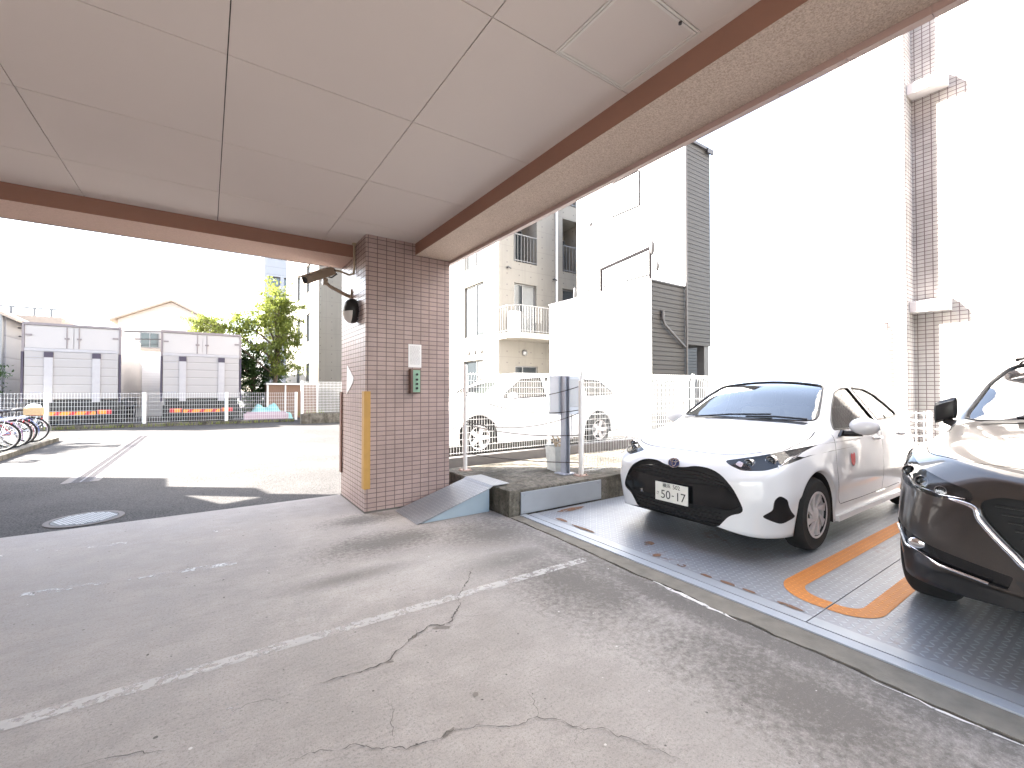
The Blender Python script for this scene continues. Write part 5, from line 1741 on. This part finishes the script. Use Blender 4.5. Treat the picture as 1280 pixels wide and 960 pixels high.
# ------------------------------------------------------------ white hatchback
def hatchback(loc, label, front=True):
    tab = [  # x, w0,z0, w1,z1, w2,z2, w3,z3, zc
        [0.00, .00, .30, .00, .44, .00, .57, .00, .64, .66],
        [.014, .38, .24, .44, .45, .40, .60, .20, .665, .675],
        [.045, .54, .215, .60, .46, .56, .63, .34, .70, .715],
        [.10, .64, .20, .70, .47, .67, .66, .46, .745, .765],
        [.20, .715, .19, .775, .48, .745, .70, .55, .80, .82],
        [.36, .775, .185, .828, .49, .80, .76, .63, .865, .885],
        [.62, .80, .18, .845, .50, .81, .835, .66, .925, .955],
        [.92, .81, .18, .8475, .51, .81, .88, .68, .975, 1.02],
        [1.06, .81, .18, .8475, .51, .812, .895, .69, 1.015, 1.065],
        [1.30, .81, .18, .8475, .51, .815, .915, .66, 1.155, 1.205],
        [1.58, .81, .18, .8475, .51, .818, .935, .61, 1.315, 1.365],
        [1.80, .81, .18, .8475, .51, .82, .95, .58, 1.40, 1.445],
        [2.15, .81, .18, .8475, .51, .822, .965, .565, 1.44, 1.49],
        [2.65, .81, .18, .8475, .52, .822, .985, .555, 1.43, 1.485],
        [3.10, .805, .20, .845, .54, .805, 1.01, .53, 1.37, 1.42],
        [3.40, .80, .24, .84, .56, .77, 1.00, .52, 1.25, 1.29],
        [3.64, .76, .28, .815, .58, .72, .94, .56, 1.06, 1.08],
        [3.80, .68, .30, .75, .58, .68, .82, .56, .93, .945],
        [3.90, .50, .32, .58, .58, .52, .78, .40, .86, .87],
        [3.94, .00, .34, .00, .56, .00, .70, .00, .78, .80]]
    XA, XB, rw = .80, 3.35, .305
    car = Car(tab, [(XA, rw, .352), (XB, rw, .352)], (1.0, 3.6, .055, .50), .8475)
    e = empty('white_hatchback' if front else 'hatchback', loc, label, 'car')
    # openings
    grille = chaikin([(0, .672), (.10, .676), (.20, .705), (.36, .695), (.50, .61), (.585, .46), (.60, .385), (.50, .35), (.44, .275), (.40, .225), (0, .215), (-.40, .225), (-.44, .275), (-.50, .35), (-.60, .385), (-.585, .46), (-.50, .61), (-.36, .695), (-.20, .705), (-.10, .676)], 2)
    car.cut(grille, 'F', False, .035)
    lamp = rounded([(.405, .765), (.47, .735), (.56, .705), (.70, .715), (.795, .765), (.835, .835), (.842, .89), (.80, .885), (.64, .825)], .03)
    car.cut(lamp, 'F', True, .05)
    fog = rounded([(.70, .37), (.775, .30), (.812, .34), (.812, .50), (.785, .535), (.765, .50), (.755, .42)], .02)
    car.cut(fog, 'F', True, .03)
    shield = [(1.075, .0)] + [(x, y) for x, y in ((1.085, .30), (1.14, .60), (1.175, .665), (1.25, .665), (1.50, .60), (1.72, .535), (1.765, .50), (1.80, .25), (1.81, 0))]
    shield = rounded(shield[1:-1] + [(1.81, 0)] + [(x, -y) for x, y in shield[1:-1]][::-1] + [(1.075, 0)], .03)
    car.cut(shield, 'T', False, .16, .05, .05)
    fw = rounded([(1.30, .985), (1.36, 1.06), (1.55, 1.20), (1.76, 1.325), (1.95, 1.365), (2.13, 1.375), (2.16, 1.36), (2.30, 1.03), (2.28, 1.005), (1.85, .985)], .03)
    rwn = rounded([(2.385, 1.035), (2.235, 1.365), (2.26, 1.378), (2.60, 1.36), (2.83, 1.30), (3.0, 1.20), (3.10, 1.095), (3.06, 1.065), (2.75, 1.045)], .03)
    car.cut(fw, 'S', True, .17, .05, .05); car.cut(rwn, 'S', True, .17, .05, .05)
    # shut lines
    dx = [(1.215, .95), (1.20, .80), (1.19, .60), (1.21, .40), (1.26, .335)]
    G = .006
    car.cut(band(spline(dx), G), 'S', True, .012, .03, .02)
    car.cut(band(spline([(2.345, 1.02), (2.36, .85), (2.35, .60), (2.34, .335)]), G), 'S', True, .012, .03, .02)
    car.cut(band(spline([(3.12, 1.07), (3.10, .92), (3.00, .80), (2.93, .60), (2.92, .50)]), G), 'S', True, .012, .03, .02)
    car.cut(band([(1.27, .33), (1.8, .325), (2.9, .33)], G), 'S', True, .012, .03, .03)
    hood = spline([(.17, 0), (.175, .25), (.21, .45), (.30, .60), (.47, .705), (.60, .725), (.85, .735), (1.03, .72)])
    car.cut(band(hood[0:], .006), 'T', True, .012, .03, .02)
    body = car.finish(e, M['paint_white'])
    # grille insert with mesh bars, number plate, emblem
    gi = part_sheet(car, e, 'grille', grille, 'F', 1, .026, M['dark'], .04)
    for k, (hw, z) in enumerate(((.40, .655), (.45, .625), (.49, .595))):
        part_sheet(car, gi, 'grille_bar', band(spline([(-hw, z - .03), (-hw * .5, z), (0, z + .006 - .02), (hw * .5, z), (hw, z - .03)]), .007), 'F', 1, .016, M['gloss_black'])
    part_sheet(car, gi, 'bumper_bar', rounded([(-.565, .49), (-.47, .565), (0, .55), (.47, .565), (.565, .49), (.575, .43), (.5, .385), (0, .37), (-.5, .385), (-.575, .43)], .02), 'F', 1, .004, M['gloss_black'])
    for z in (.345, .315, .285, .255):
        part_sheet(car, gi, 'grille_bar', band([(-.44 + (z - .25) * .2, z), (0, z - .008), (.44 - (z - .25) * .2, z)], .008), 'F', 1, .014, M['gloss_black'])
    mb = MB(); mb.box(.02 - .055, .02 - .045, -.165, .165, .355, .52, .003)
    npz = .4375
    np_ = mb.build('number_plate', M['plate_white'], e, local=True)
    TM = Matrix(((0, 0, -1, -.0362), (-1, 0, 0, 0), (0, 1, 0, 0), (0, 0, 0, 1)))
    def txt(t, size, y, z, nm='plate_text'):
        m4 = TM.copy(); m4[1][3] = y; m4[2][3] = z
        text_mesh(nm, t, size, M['green_ink'], m4, np_)
    txt('50', .105, .055, npz - .025); txt('17', .105, -.095, npz - .025); txt('-', .09, -.02, npz - .015)
    txt('横浜', .042, .045, npz + .055); txt('502', .05, -.055, npz + .055); txt('さ', .036, .138, npz - .02)
    ez = .70
    mb = MB(); mb.lathe([(0, -.008), (.056, -.008), (.056, .0), (0, .002)], (0, 0, 0), 'X', 36); bmesh.ops.scale(mb.bm, vec=(1, 1, .72), verts=mb.bm.verts); bmesh.ops.rotate(mb.bm, cent=(0, 0, 0), matrix=Matrix.Rotation(R(20), 3, 'Y'), verts=mb.bm.verts); bmesh.ops.translate(mb.bm, vec=(.022, 0, ez), verts=mb.bm.verts)
    em = mb.build('emblem', M['navy'], e, 40, local=True)
    mb = MB()
    def ell(a, b, cy=0, cz=0, r=.0042):
        mb.tube([(-.0095, cy + a * cos(2 * pi * k / 32), cz + b * sin(2 * pi * k / 32)) for k in range(32)], r, 6, closed=True)
    ell(.058, .042); ell(.018, .034, 0, .004); ell(.04, .013, 0, .020)
    bmesh.ops.rotate(mb.bm, cent=(0, 0, 0), matrix=Matrix.Rotation(R(20), 3, 'Y'), verts=mb.bm.verts); bmesh.ops.translate(mb.bm, vec=(.022, 0, ez), verts=mb.bm.verts)
    mb.build('emblem_rings', M['chrome'], em, 60, local=True)
    for sg in (1, -1):
        lo = car.mirrored(lamp, 'F', sg)
        hl = car.sheet(lo, 'F', sg, .003, .025).build('headlight', M['lens'], e, 60, local=True)
        car.sheet(lo, 'F', sg, .046, .025).build('lamp_bowl', M['black'], hl, 60, local=True)
        def at(y, z, d):
            p, dd = car.hit((sg * y, z), 'F', sg); return p + dd * d
        for (y, z, r) in ((.575, .757, .034), (.69, .785, .036)):
            c = at(y, z, .02)
            mb = MB(); mb.lathe([(r * .78, 0), (r, -.012), (r * 1.12, -.012), (r * 1.12, .03), (r * .8, .03)], tuple(c), 'X', 24); mb.build('projector_ring', M['chrome'], hl, 40, local=True)
            mb = MB(); mb.sphere(tuple(c + Vector((.006, 0, 0))), r * .8); mb.build('projector_lens', M['window_glass'], hl, 40, local=True)
        car.sheet(car.mirrored(rounded([(.49, .745), (.54, .725), (.54, .76), (.50, .77)], .01), 'F', sg), 'F', sg, .02).build('reflector', M['chrome'], hl, 60, local=True)
        car.sheet(car.mirrored(rounded([(.755, .775), (.79, .80), (.80, .83), (.765, .815)], .01), 'F', sg), 'F', sg, .016).build('reflector', M['chrome'], hl, 60, local=True)
        part_sheet(car, e, 'fog_pocket', fog, 'F', sg, .022, M['black'])
        glazing(car, e, 'front_side_window', fw, 'S', sg, .012, M['glass'])
        glazing(car, e, 'rear_side_window', rwn, 'S', sg, .012, M['glass'])
        # door mirror
        mb = MB(); mb.sphere((1.42, sg * .965, 1.025), .115, (.62, 1.0, .68), 24, 14)
        for v in mb.bm.verts:
            if v.co.x > 1.44: v.co.x = 1.44 + (v.co.x - 1.44) * .2
        mr = mb.build('door_mirror', M['paint_white'], e, 50, local=True)
        mb = MB(); mb.tube([(1.40, sg * .82, .955), (1.41, sg * .88, .955), (1.42, sg * .95, .965)], [.03, .026, .03], 8); mb.prism([(1.30, .93), (1.44, .93), (1.44, .985), (1.36, .985)], sg * .80, sg * .822, 'Y')
        mb.build('mirror_stalk', M['black'], mr, 50, local=True)
        mb = MB(); mb.box(1.455, 1.463, sg * .965 - .085, sg * .965 + .085, .965, 1.085, .003); mb.build('mirror_glass', M['chrome'], mr, local=True)
        for x in (2.18, 3.0):
            y = car.hit((x, .865), 'S', sg)[0].y
            mb = MB(); mb.tube([(x - .09, y + sg * .004, .868), (x - .06, y + sg * .03, .868), (x + .06, y + sg * .03, .872), (x + .09, y + sg * .004, .872)], .014, 8); mb.sphere((x - .02, y, .862), .05, (1, .12, .6)); mb.build('door_handle', M['paint_white'], e, 50, local=True)
        mb = MB(); mb.prism([(1.20, .185), (3.0, .195), (3.0, .24), (1.20, .235)], sg * .80, sg * .842, 'Y'); mb.build('side_sill', M['paint_white'], e, local=True)
        wheel(e, XA, sg * .735, rw, .175, sg, .195, 'blade'); wheel(e, XB, sg * .735, rw, .175, sg, .195, 'blade')
    # windscreen with wiper cowl
    g_ = glazing(car, e, 'windscreen', shield, 'T', 1, .012, M['wind_glass'], .012)
    mb = MB()
    for (a, b) in (((1.06, .45), (1.14, -.30)), ((1.07, -.10), (1.14, -.62))):
        pa, pb = car.hit(a, 'T', 1)[0], car.hit(b, 'T', 1)[0]
        mb.tube([pa + Vector((-.02, 0, .02)), pa.lerp(pb, .5) + Vector((-.01, 0, .03)), pb + Vector((0, 0, .018))], .010, 6)
    mb.build('wiper', M['black'], e, 60, local=True)
    part_sheet(car, e, 'cowl', rounded([(1.075, -.62), (1.115, -.64), (1.08, -.3), (1.07, 0), (1.08, .3), (1.115, .64), (1.075, .62), (1.035, .3), (1.02, 0), (1.035, -.3)], .01), 'T', 1, -.004, M['black'])
    # cabin
    seats(e, ((1.95, 1), (2.75, 1)), .36, .55, .5)
    mb = MB(); mb.box(1.10, 1.42, -.66, .66, .62, .93, .05); mb.build('dashboard', M['dark'], e, 40, local=True)
    mb = MB(); mb.tube([(1.52 + .06 * sin(2 * pi * k / 28), .36 + .18 * cos(2 * pi * k / 28), .93 + .17 * sin(2 * pi * k / 28)) for k in range(28)], .014, 6, closed=True); mb.build('steering_wheel', M['black'], e, 60, local=True)
    if front:
        # red sticker on the near front door (two rounded lobes)
        st = rounded([(1.50, .745), (1.53, .77), (1.555, .745), (1.585, .775), (1.61, .745), (1.60, .67), (1.555, .64), (1.51, .67)], .02)
        part_sheet(car, e, 'door_sticker', st, 'S', -1, -.003, M['red_mark'], .02)
    return e
HB = (3.42, 2.43, .002)
hatchback(HB, 'white hatchback with black grille parked on the rusty pallet')

# ------------------------------------------------------------ dark brown crossover
def crossover(loc, label):
    tab = [
        [0.00, .00, .37, .00, .55, .00, .78, .00, .86, .88],
        [.02, .42, .335, .46, .56, .42, .80, .25, .885, .90],
        [.06, .58, .325, .63, .57, .58, .83, .38, .92, .935],
        [.14, .72, .32, .76, .58, .71, .86, .50, .955, .975],
        [.26, .80, .315, .835, .59, .79, .89, .60, .985, 1.005],
        [.42, .84, .31, .875, .60, .845, .93, .66, 1.01, 1.035],
        [.70, .86, .28, .91, .61, .875, .975, .70, 1.04, 1.075],
        [1.10, .87, .25, .915, .62, .88, 1.00, .76, 1.075, 1.115],
        [1.38, .87, .21, .92, .62, .88, 1.015, .79, 1.11, 1.16],
        [1.60, .87, .21, .92, .62, .88, 1.03, .775, 1.22, 1.275],
        [1.95, .87, .21, .92, .62, .885, 1.05, .71, 1.43, 1.49],
        [2.25, .87, .21, .92, .62, .885, 1.06, .645, 1.55, 1.61],
        [2.65, .87, .21, .92, .62, .885, 1.07, .63, 1.60, 1.665],
        [3.30, .87, .21, .92, .63, .88, 1.09, .62, 1.575, 1.64],
        [3.90, .86, .25, .91, .65, .86, 1.11, .60, 1.47, 1.53],
        [4.22, .84, .30, .89, .68, .81, 1.06, .62, 1.26, 1.29],
        [4.42, .76, .33, .82, .68, .74, .98, .60, 1.06, 1.075],
        [4.52, .55, .36, .62, .68, .56, .90, .42, .97, .985],
        [4.55, .00, .38, .00, .66, .00, .84, .00, .90, .92]]
    XA, XB, rw = .93, 3.63, .362
    car = Car(tab, [(XA, rw, .415), (XB, rw, .415)], (1.32, 4.2, .06, .58), .92)
    e = empty('dark_crossover', loc, label, 'car')
    grille = rounded([(0, .845), (.40, .845), (.47, .81), (.45, .73), (.36, .61), (.28, .545), (0, .53), (-.28, .545), (-.36, .61), (-.45, .73), (-.47, .81), (-.40, .845)], .03)
    car.cut(grille, 'F', False, .045)
    lamp = rounded([(.49, .80), (.62, .79), (.80, .815), (.858, .85), (.874, .945), (.84, .972), (.72, .915), (.50, .85)], .02)
    car.cut(lamp, 'F', True, .05)
    slot = rounded([(.36, .485), (.66, .535), (.80, .585), (.845, .61), (.855, .57), (.80, .50), (.62, .45), (.38, .42)], .012)
    car.cut(slot, 'F', True, .03)
    shield = [(1.40, .36), (1.425, .68), (1.47, .755), (1.56, .76), (1.90, .70), (2.16, .63), (2.20, .58), (2.245, .3)]
    shield = rounded(shield + [(2.255, 0)] + [(x, -y) for x, y in shield][::-1] + [(1.40, 0)], .03)
    car.cut(shield, 'T', False, .17, .05, .05)
    fw = rounded([(1.72, 1.10), (1.80, 1.20), (2.05, 1.36), (2.30, 1.47), (2.62, 1.515), (2.72, 1.51), (2.74, 1.12), (2.3, 1.10)], .03)
    rwn = rounded([(2.82, 1.12), (2.80, 1.515), (3.3, 1.50), (3.62, 1.45), (3.78, 1.36), (3.72, 1.16), (3.3, 1.13)], .03)
    car.cut(fw, 'S', True, .18, .05, .05); car.cut(rwn, 'S', True, .18, .05, .05)
    G = .006
    hood = spline([(.13, 0), (.14, .25), (.20, .50), (.30, .64), (.46, .74), (.75, .80), (1.05, .81), (1.34, .79)])
    car.cut(band(hood, G), 'T', True, .012, .03, .02)
    car.cut(band(spline([(1.66, 1.08), (1.58, .90), (1.56, .65), (1.60, .42)]), G), 'S', True, .012, .03, .02)
    car.cut(band(spline([(2.78, 1.10), (2.79, .85), (2.77, .42)]), G), 'S', True, .012, .03, .02)
    car.finish(e, M['paint_brown'], .405)
    gi = part_sheet(car, e, 'grille', grille, 'F', 1, .035, M['dark'], .04)
    mb = MB()
    for z in [.56 + k * .034 for k in range(8)]:
        hw = .26 + (z - .54) * .62
        hw = min(hw, .44)
        pts = [car.hit((hw * t, z), 'F', 1)[0] + Vector((.022, 0, 0)) for t in (-1, -.7, -.4, -.1, .1, .4, .7, 1)]
        mb.tube(pts, .005, 5)
    mb.build('grille_mesh', M['black'], gi, 60, local=True)
    # chrome wing under the grille running out to the lamps
    wing = spline([(-.58, .80), (-.49, .78), (-.465, .72), (-.37, .60), (-.28, .525), (0, .51), (.28, .525), (.37, .60), (.465, .72), (.49, .78), (.58, .80)], 6)
    pts = [car.hit(p, 'F', 1)[0] + Vector((-.006, 0, 0)) for p in wing]
    k = len(pts); mb = MB(); mb.tube(pts, [.005 + .011 * sin(pi * min(1, i / (k - 1) * 1.0)) ** .5 for i in range(k)], 8)
    mb.build('chrome_wing', M['chrome'], e, 60, local=True)
    clad = rounded([(-.72, .36), (-.60, .42), (-.3, .40), (0, .39), (.3, .40), (.60, .42), (.72, .36), (.60, .34), (0, .345), (-.60, .34)], .02)
    part_sheet(car, e, 'lower_cladding', clad, 'F', 1, -.012, M['black'], .03)
    intake = rounded([(-.36, .475), (.36, .475), (.32, .415), (-.32, .415)], .02)
    part_sheet(car, e, 'lower_intake', intake, 'F', 1, -.005, M['black'], .03)
    mb = MB(); mb.box(-.045, -.035, -.165, .165, .44, .605, .003); mb.build('number_plate', M['plate_white'], e, local=True)
    for sg in (1, -1):
        lo = car.mirrored(lamp, 'F', sg)
        hl = car.sheet(lo, 'F', sg, .002, .025).build('headlight', M['lens'], e, 60, local=True)
        car.sheet(lo, 'F', sg, .046, .025).build('lamp_bowl', M['black'], hl, 60, local=True)
        for (y, z, r) in ((.62, .828, .022), (.71, .855, .026), (.79, .885, .03)):
            p, d = car.hit((sg * y, z), 'F', sg); c = p + d * .022
            mb = MB(); mb.lathe([(r * .8, 0), (r, -.012), (r * 1.1, -.012), (r * 1.1, .03), (r * .8, .03)], tuple(c), 'X', 24); mb.build('projector_ring', M['chrome'], hl, 40, local=True)
            mb = MB(); mb.sphere(tuple(c + Vector((.006, 0, 0))), r * .8); mb.build('projector_lens', M['window_glass'], hl, 40, local=True)
        pts = [car.hit((sg * y, z), 'F', sg)[0] + Vector((.014, 0, 0)) for y, z in ((.52, .808), (.62, .805), (.74, .825), (.84, .868))]
        mb = MB(); mb.tube(pts, .006, 6); mb.build('light_strip', M['chrome'], hl, 60, local=True)
        part_sheet(car, e, 'bumper_slot', slot, 'F', sg, .022, M['gloss_black'])
        fg = car.hit((sg * .72, .52), 'F', sg)[0]
        mb = MB(); mb.sphere(tuple(fg + Vector((.012, 0, 0))), .042, (.35, 1, .7)); mb.build('fog_lamp', M['chrome'], e, 60, local=True)
        pts = [car.hit((sg * y, z), 'F', sg)[0] + Vector((-.002, 0, 0)) for y, z in ((.44, .428), (.62, .447), (.78, .487), (.85, .56))]
        mb = MB(); mb.tube(pts, .009, 6); mb.build('chrome_trim', M['chrome'], e, 60, local=True)
        # wheel arch cladding
        mb = MB()
        for xa in (XA, XB):
            out = arc(xa, rw, .47, -15, 195, 28); inn = arc(xa, rw, .405, -15, 195, 28)
            for (a, b, c, d) in zip(out, out[1:], inn, inn[1:]):
                q = []
                for p in (a, b, d, c):
                    z = max(p[1], .22); h = car.hit((p[0], z + .02), 'S', sg)[0]; q.append((p[0], (abs(h.y) + .006) * sg if abs(h.y) > .6 else .9 * sg, z))
                mb.face(q)
        mb.build('arch_cladding', M['black'], e, 60, local=True)
        mb = MB(); mb.prism([(1.36, .22), (3.2, .22), (3.2, .36), (1.36, .36)], sg * .86, sg * .93, 'Y'); mb.build('side_sill', M['black'], e, local=True)
        glazing(car, e, 'front_side_window', fw, 'S', sg, .012, M['glass'])
        glazing(car, e, 'rear_side_window', rwn, 'S', sg, .012, M['glass'])
        mb = MB(); mb.box(1.84, 1.94, sg * .945 - .07, sg * .945 + .07, 1.10, 1.275, .04)
        for v in mb.bm.verts:
            if v.co.x < 1.89: v.co.z = 1.16 + (v.co.z - 1.16) * .8; v.co.y = sg * .935 + (v.co.y - sg * .935) * .8
            v.co.z += (abs(v.co.y) - .945) * -.4
        mr = mb.build('door_mirror', M['black'], e, 50, local=True)
        mb = MB(); mb.tube([(1.86, sg * .84, 1.08), (1.88, sg * .90, 1.085), (1.89, sg * .94, 1.11)], [.035, .03, .035], 8); mb.build('mirror_stalk', M['black'], mr, 50, local=True)
        mb = MB(); mb.box(1.941, 1.948, sg * .945 - .055, sg * .945 + .055, 1.12, 1.25, .003); mb.build('mirror_glass', M['chrome'], mr, local=True)
        for x in (2.6, 3.45):
            y = car.hit((x, .98), 'S', sg)[0].y
            mb = MB(); mb.tube([(x - .1, y + sg * .004, .98), (x - .06, y + sg * .03, .98), (x + .06, y + sg * .03, .98), (x + .1, y + sg * .004, .98)], .015, 8); mb.build('door_handle', M['paint_brown'], e, 50, local=True)
        pts = [car.hit((x, sg * .60), 'T', 1)[0] + Vector((0, 0, .03)) for x in (2.3, 2.7, 3.2, 3.7, 4.0)]
        mb = MB(); mb.tube(pts, .014, 8); mb.build('roof_rail', M['black'], e, 60, local=True)
        wheel(e, XA, sg * .80, rw, .225, sg, .24, 'five'); wheel(e, XB, sg * .80, rw, .225, sg, .24, 'five')
    glazing(car, e, 'windscreen', shield, 'T', 1, .012, M['wind_glass'], .012)
    mb = MB()
    for (a, b) in (((1.40, .50), (1.47, -.28)), ((1.41, -.05), (1.48, -.64))):
        pa, pb = car.hit(a, 'T', 1)[0], car.hit(b, 'T', 1)[0]
        mb.tube([pa + Vector((-.02, 0, .02)), pa.lerp(pb, .5) + Vector((-.01, 0, .03)), pb + Vector((0, 0, .018))], .011, 6)
    mb.build('wiper', M['black'], e, 60, local=True)
    part_sheet(car, e, 'cowl', rounded([(1.33, -.66), (1.405, -.66), (1.40, 0), (1.405, .66), (1.33, .66), (1.315, 0)], .01), 'T', 1, -.004, M['black'])
    seats(e, ((2.35, 1), (3.2, 1)), .38, .66, .58)
    mb = MB(); mb.box(1.45, 1.80, -.7, .7, .70, 1.04, .05); mb.build('dashboard', M['dark'], e, 40, local=True)
    mb = MB(); mb.tube([(1.93 + .06 * sin(2 * pi * k / 28), .38 + .18 * cos(2 * pi * k / 28), 1.05 + .17 * sin(2 * pi * k / 28)) for k in range(28)], .014, 6, closed=True); mb.build('steering_wheel', M['black'], e, 60, local=True)
    return e
crossover((3.05, .012, .002), 'dark brown crossover with black grille and chrome trim, cut by the right edge')

# ------------------------------------------------------------ white estate car behind the chain barrier
def estate(loc, label):
    tab = [
        [0.00, .00, .30, .00, .46, .00, .62, .00, .70, .72],
        [.03, .50, .24, .56, .48, .52, .66, .35, .73, .745],
        [.12, .70, .22, .74, .50, .70, .72, .50, .80, .82],
        [.36, .79, .20, .83, .52, .80, .80, .62, .89, .91],
        [.90, .82, .20, .86, .54, .83, .90, .68, .99, 1.03],
        [1.10, .82, .20, .86, .54, .83, .92, .70, 1.05, 1.10],
        [1.85, .82, .20, .86, .54, .835, .95, .62, 1.42, 1.47],
        [2.40, .82, .20, .86, .54, .835, .96, .61, 1.47, 1.52],
        [3.60, .82, .20, .86, .55, .835, .98, .60, 1.46, 1.51],
        [4.30, .81, .26, .85, .58, .82, 1.0, .60, 1.38, 1.42],
        [4.60, .78, .30, .82, .60, .78, .98, .62, 1.12, 1.14],
        [4.74, .55, .34, .62, .60, .56, .86, .42, .94, .95],
        [4.78, .00, .36, .00, .60, .00, .80, .00, .86, .88]]
    XA, XB, rw = .88, 3.83, .32
    car = Car(tab, [(XA, rw, .39), (XB, rw, .39)], (1.05, 4.4, .06, .52), .86)
    e = empty('estate_car', loc, label, 'car')
    w1 = rounded([(1.42, 1.02), (1.50, 1.10), (1.90, 1.36), (2.40, 1.40), (2.42, 1.02)], .03)
    w2 = rounded([(2.52, 1.02), (2.50, 1.405), (3.40, 1.395), (3.42, 1.03)], .03)
    w3 = rounded([(3.52, 1.03), (3.50, 1.39), (4.05, 1.36), (4.35, 1.12), (4.30, 1.05)], .03)
    for w in (w1, w2, w3): car.cut(w, 'S', True, .17, .05, .06)
    for pts in ([(1.36, .98), (1.34, .6), (1.38, .36)], [(2.47, 1.0), (2.47, .36)], [(3.47, 1.0), (3.44, .75), (3.36, .6)]):
        car.cut(band(spline(pts), .006), 'S', True, .012, .03, .03)
    shield = rounded([(1.12, .4), (1.18, .66), (1.80, .56), (1.86, .3), (1.86, -.3), (1.80, -.56), (1.18, -.66), (1.12, -.4)], .03)
    car.cut(shield, 'T', False, .17, .05, .06)
    car.finish(e, M['paint_white'])
    for sg in (1, -1):
        for n_, w in (('front_side_window', w1), ('rear_side_window', w2), ('quarter_window', w3)): glazing(car, e, n_, w, 'S', sg, .012, M['glass'])
        wheel(e, XA, sg * .76, rw, .2, sg, .21, 'five'); wheel(e, XB, sg * .76, rw, .2, sg, .21, 'five')
        mb = MB(); mb.sphere((1.52, sg * .97, 1.04), .115, (.6, 1, .68)); mb.build('door_mirror', M['paint_white'], e, 50, local=True)
        part_sheet(car, e, 'headlight', rounded([(.50, .68), (.74, .70), (.79, .80), (.62, .78)], .02), 'F', sg, -.003, M['chrome'])
    part_sheet(car, e, 'grille', rounded([(-.45, .62), (.45, .62), (.5, .40), (-.5, .40)], .03), 'F', 1, -.003, M['black'])
    glazing(car, e, 'windscreen', shield, 'T', 1, .012, M['wind_glass'], .012)
    seats(e, ((2.0, 1), (2.95, 1)), .37, .58, .52)
    return e
estate((3.05, 7.55, .20), 'white estate car parked behind the white mesh fence')
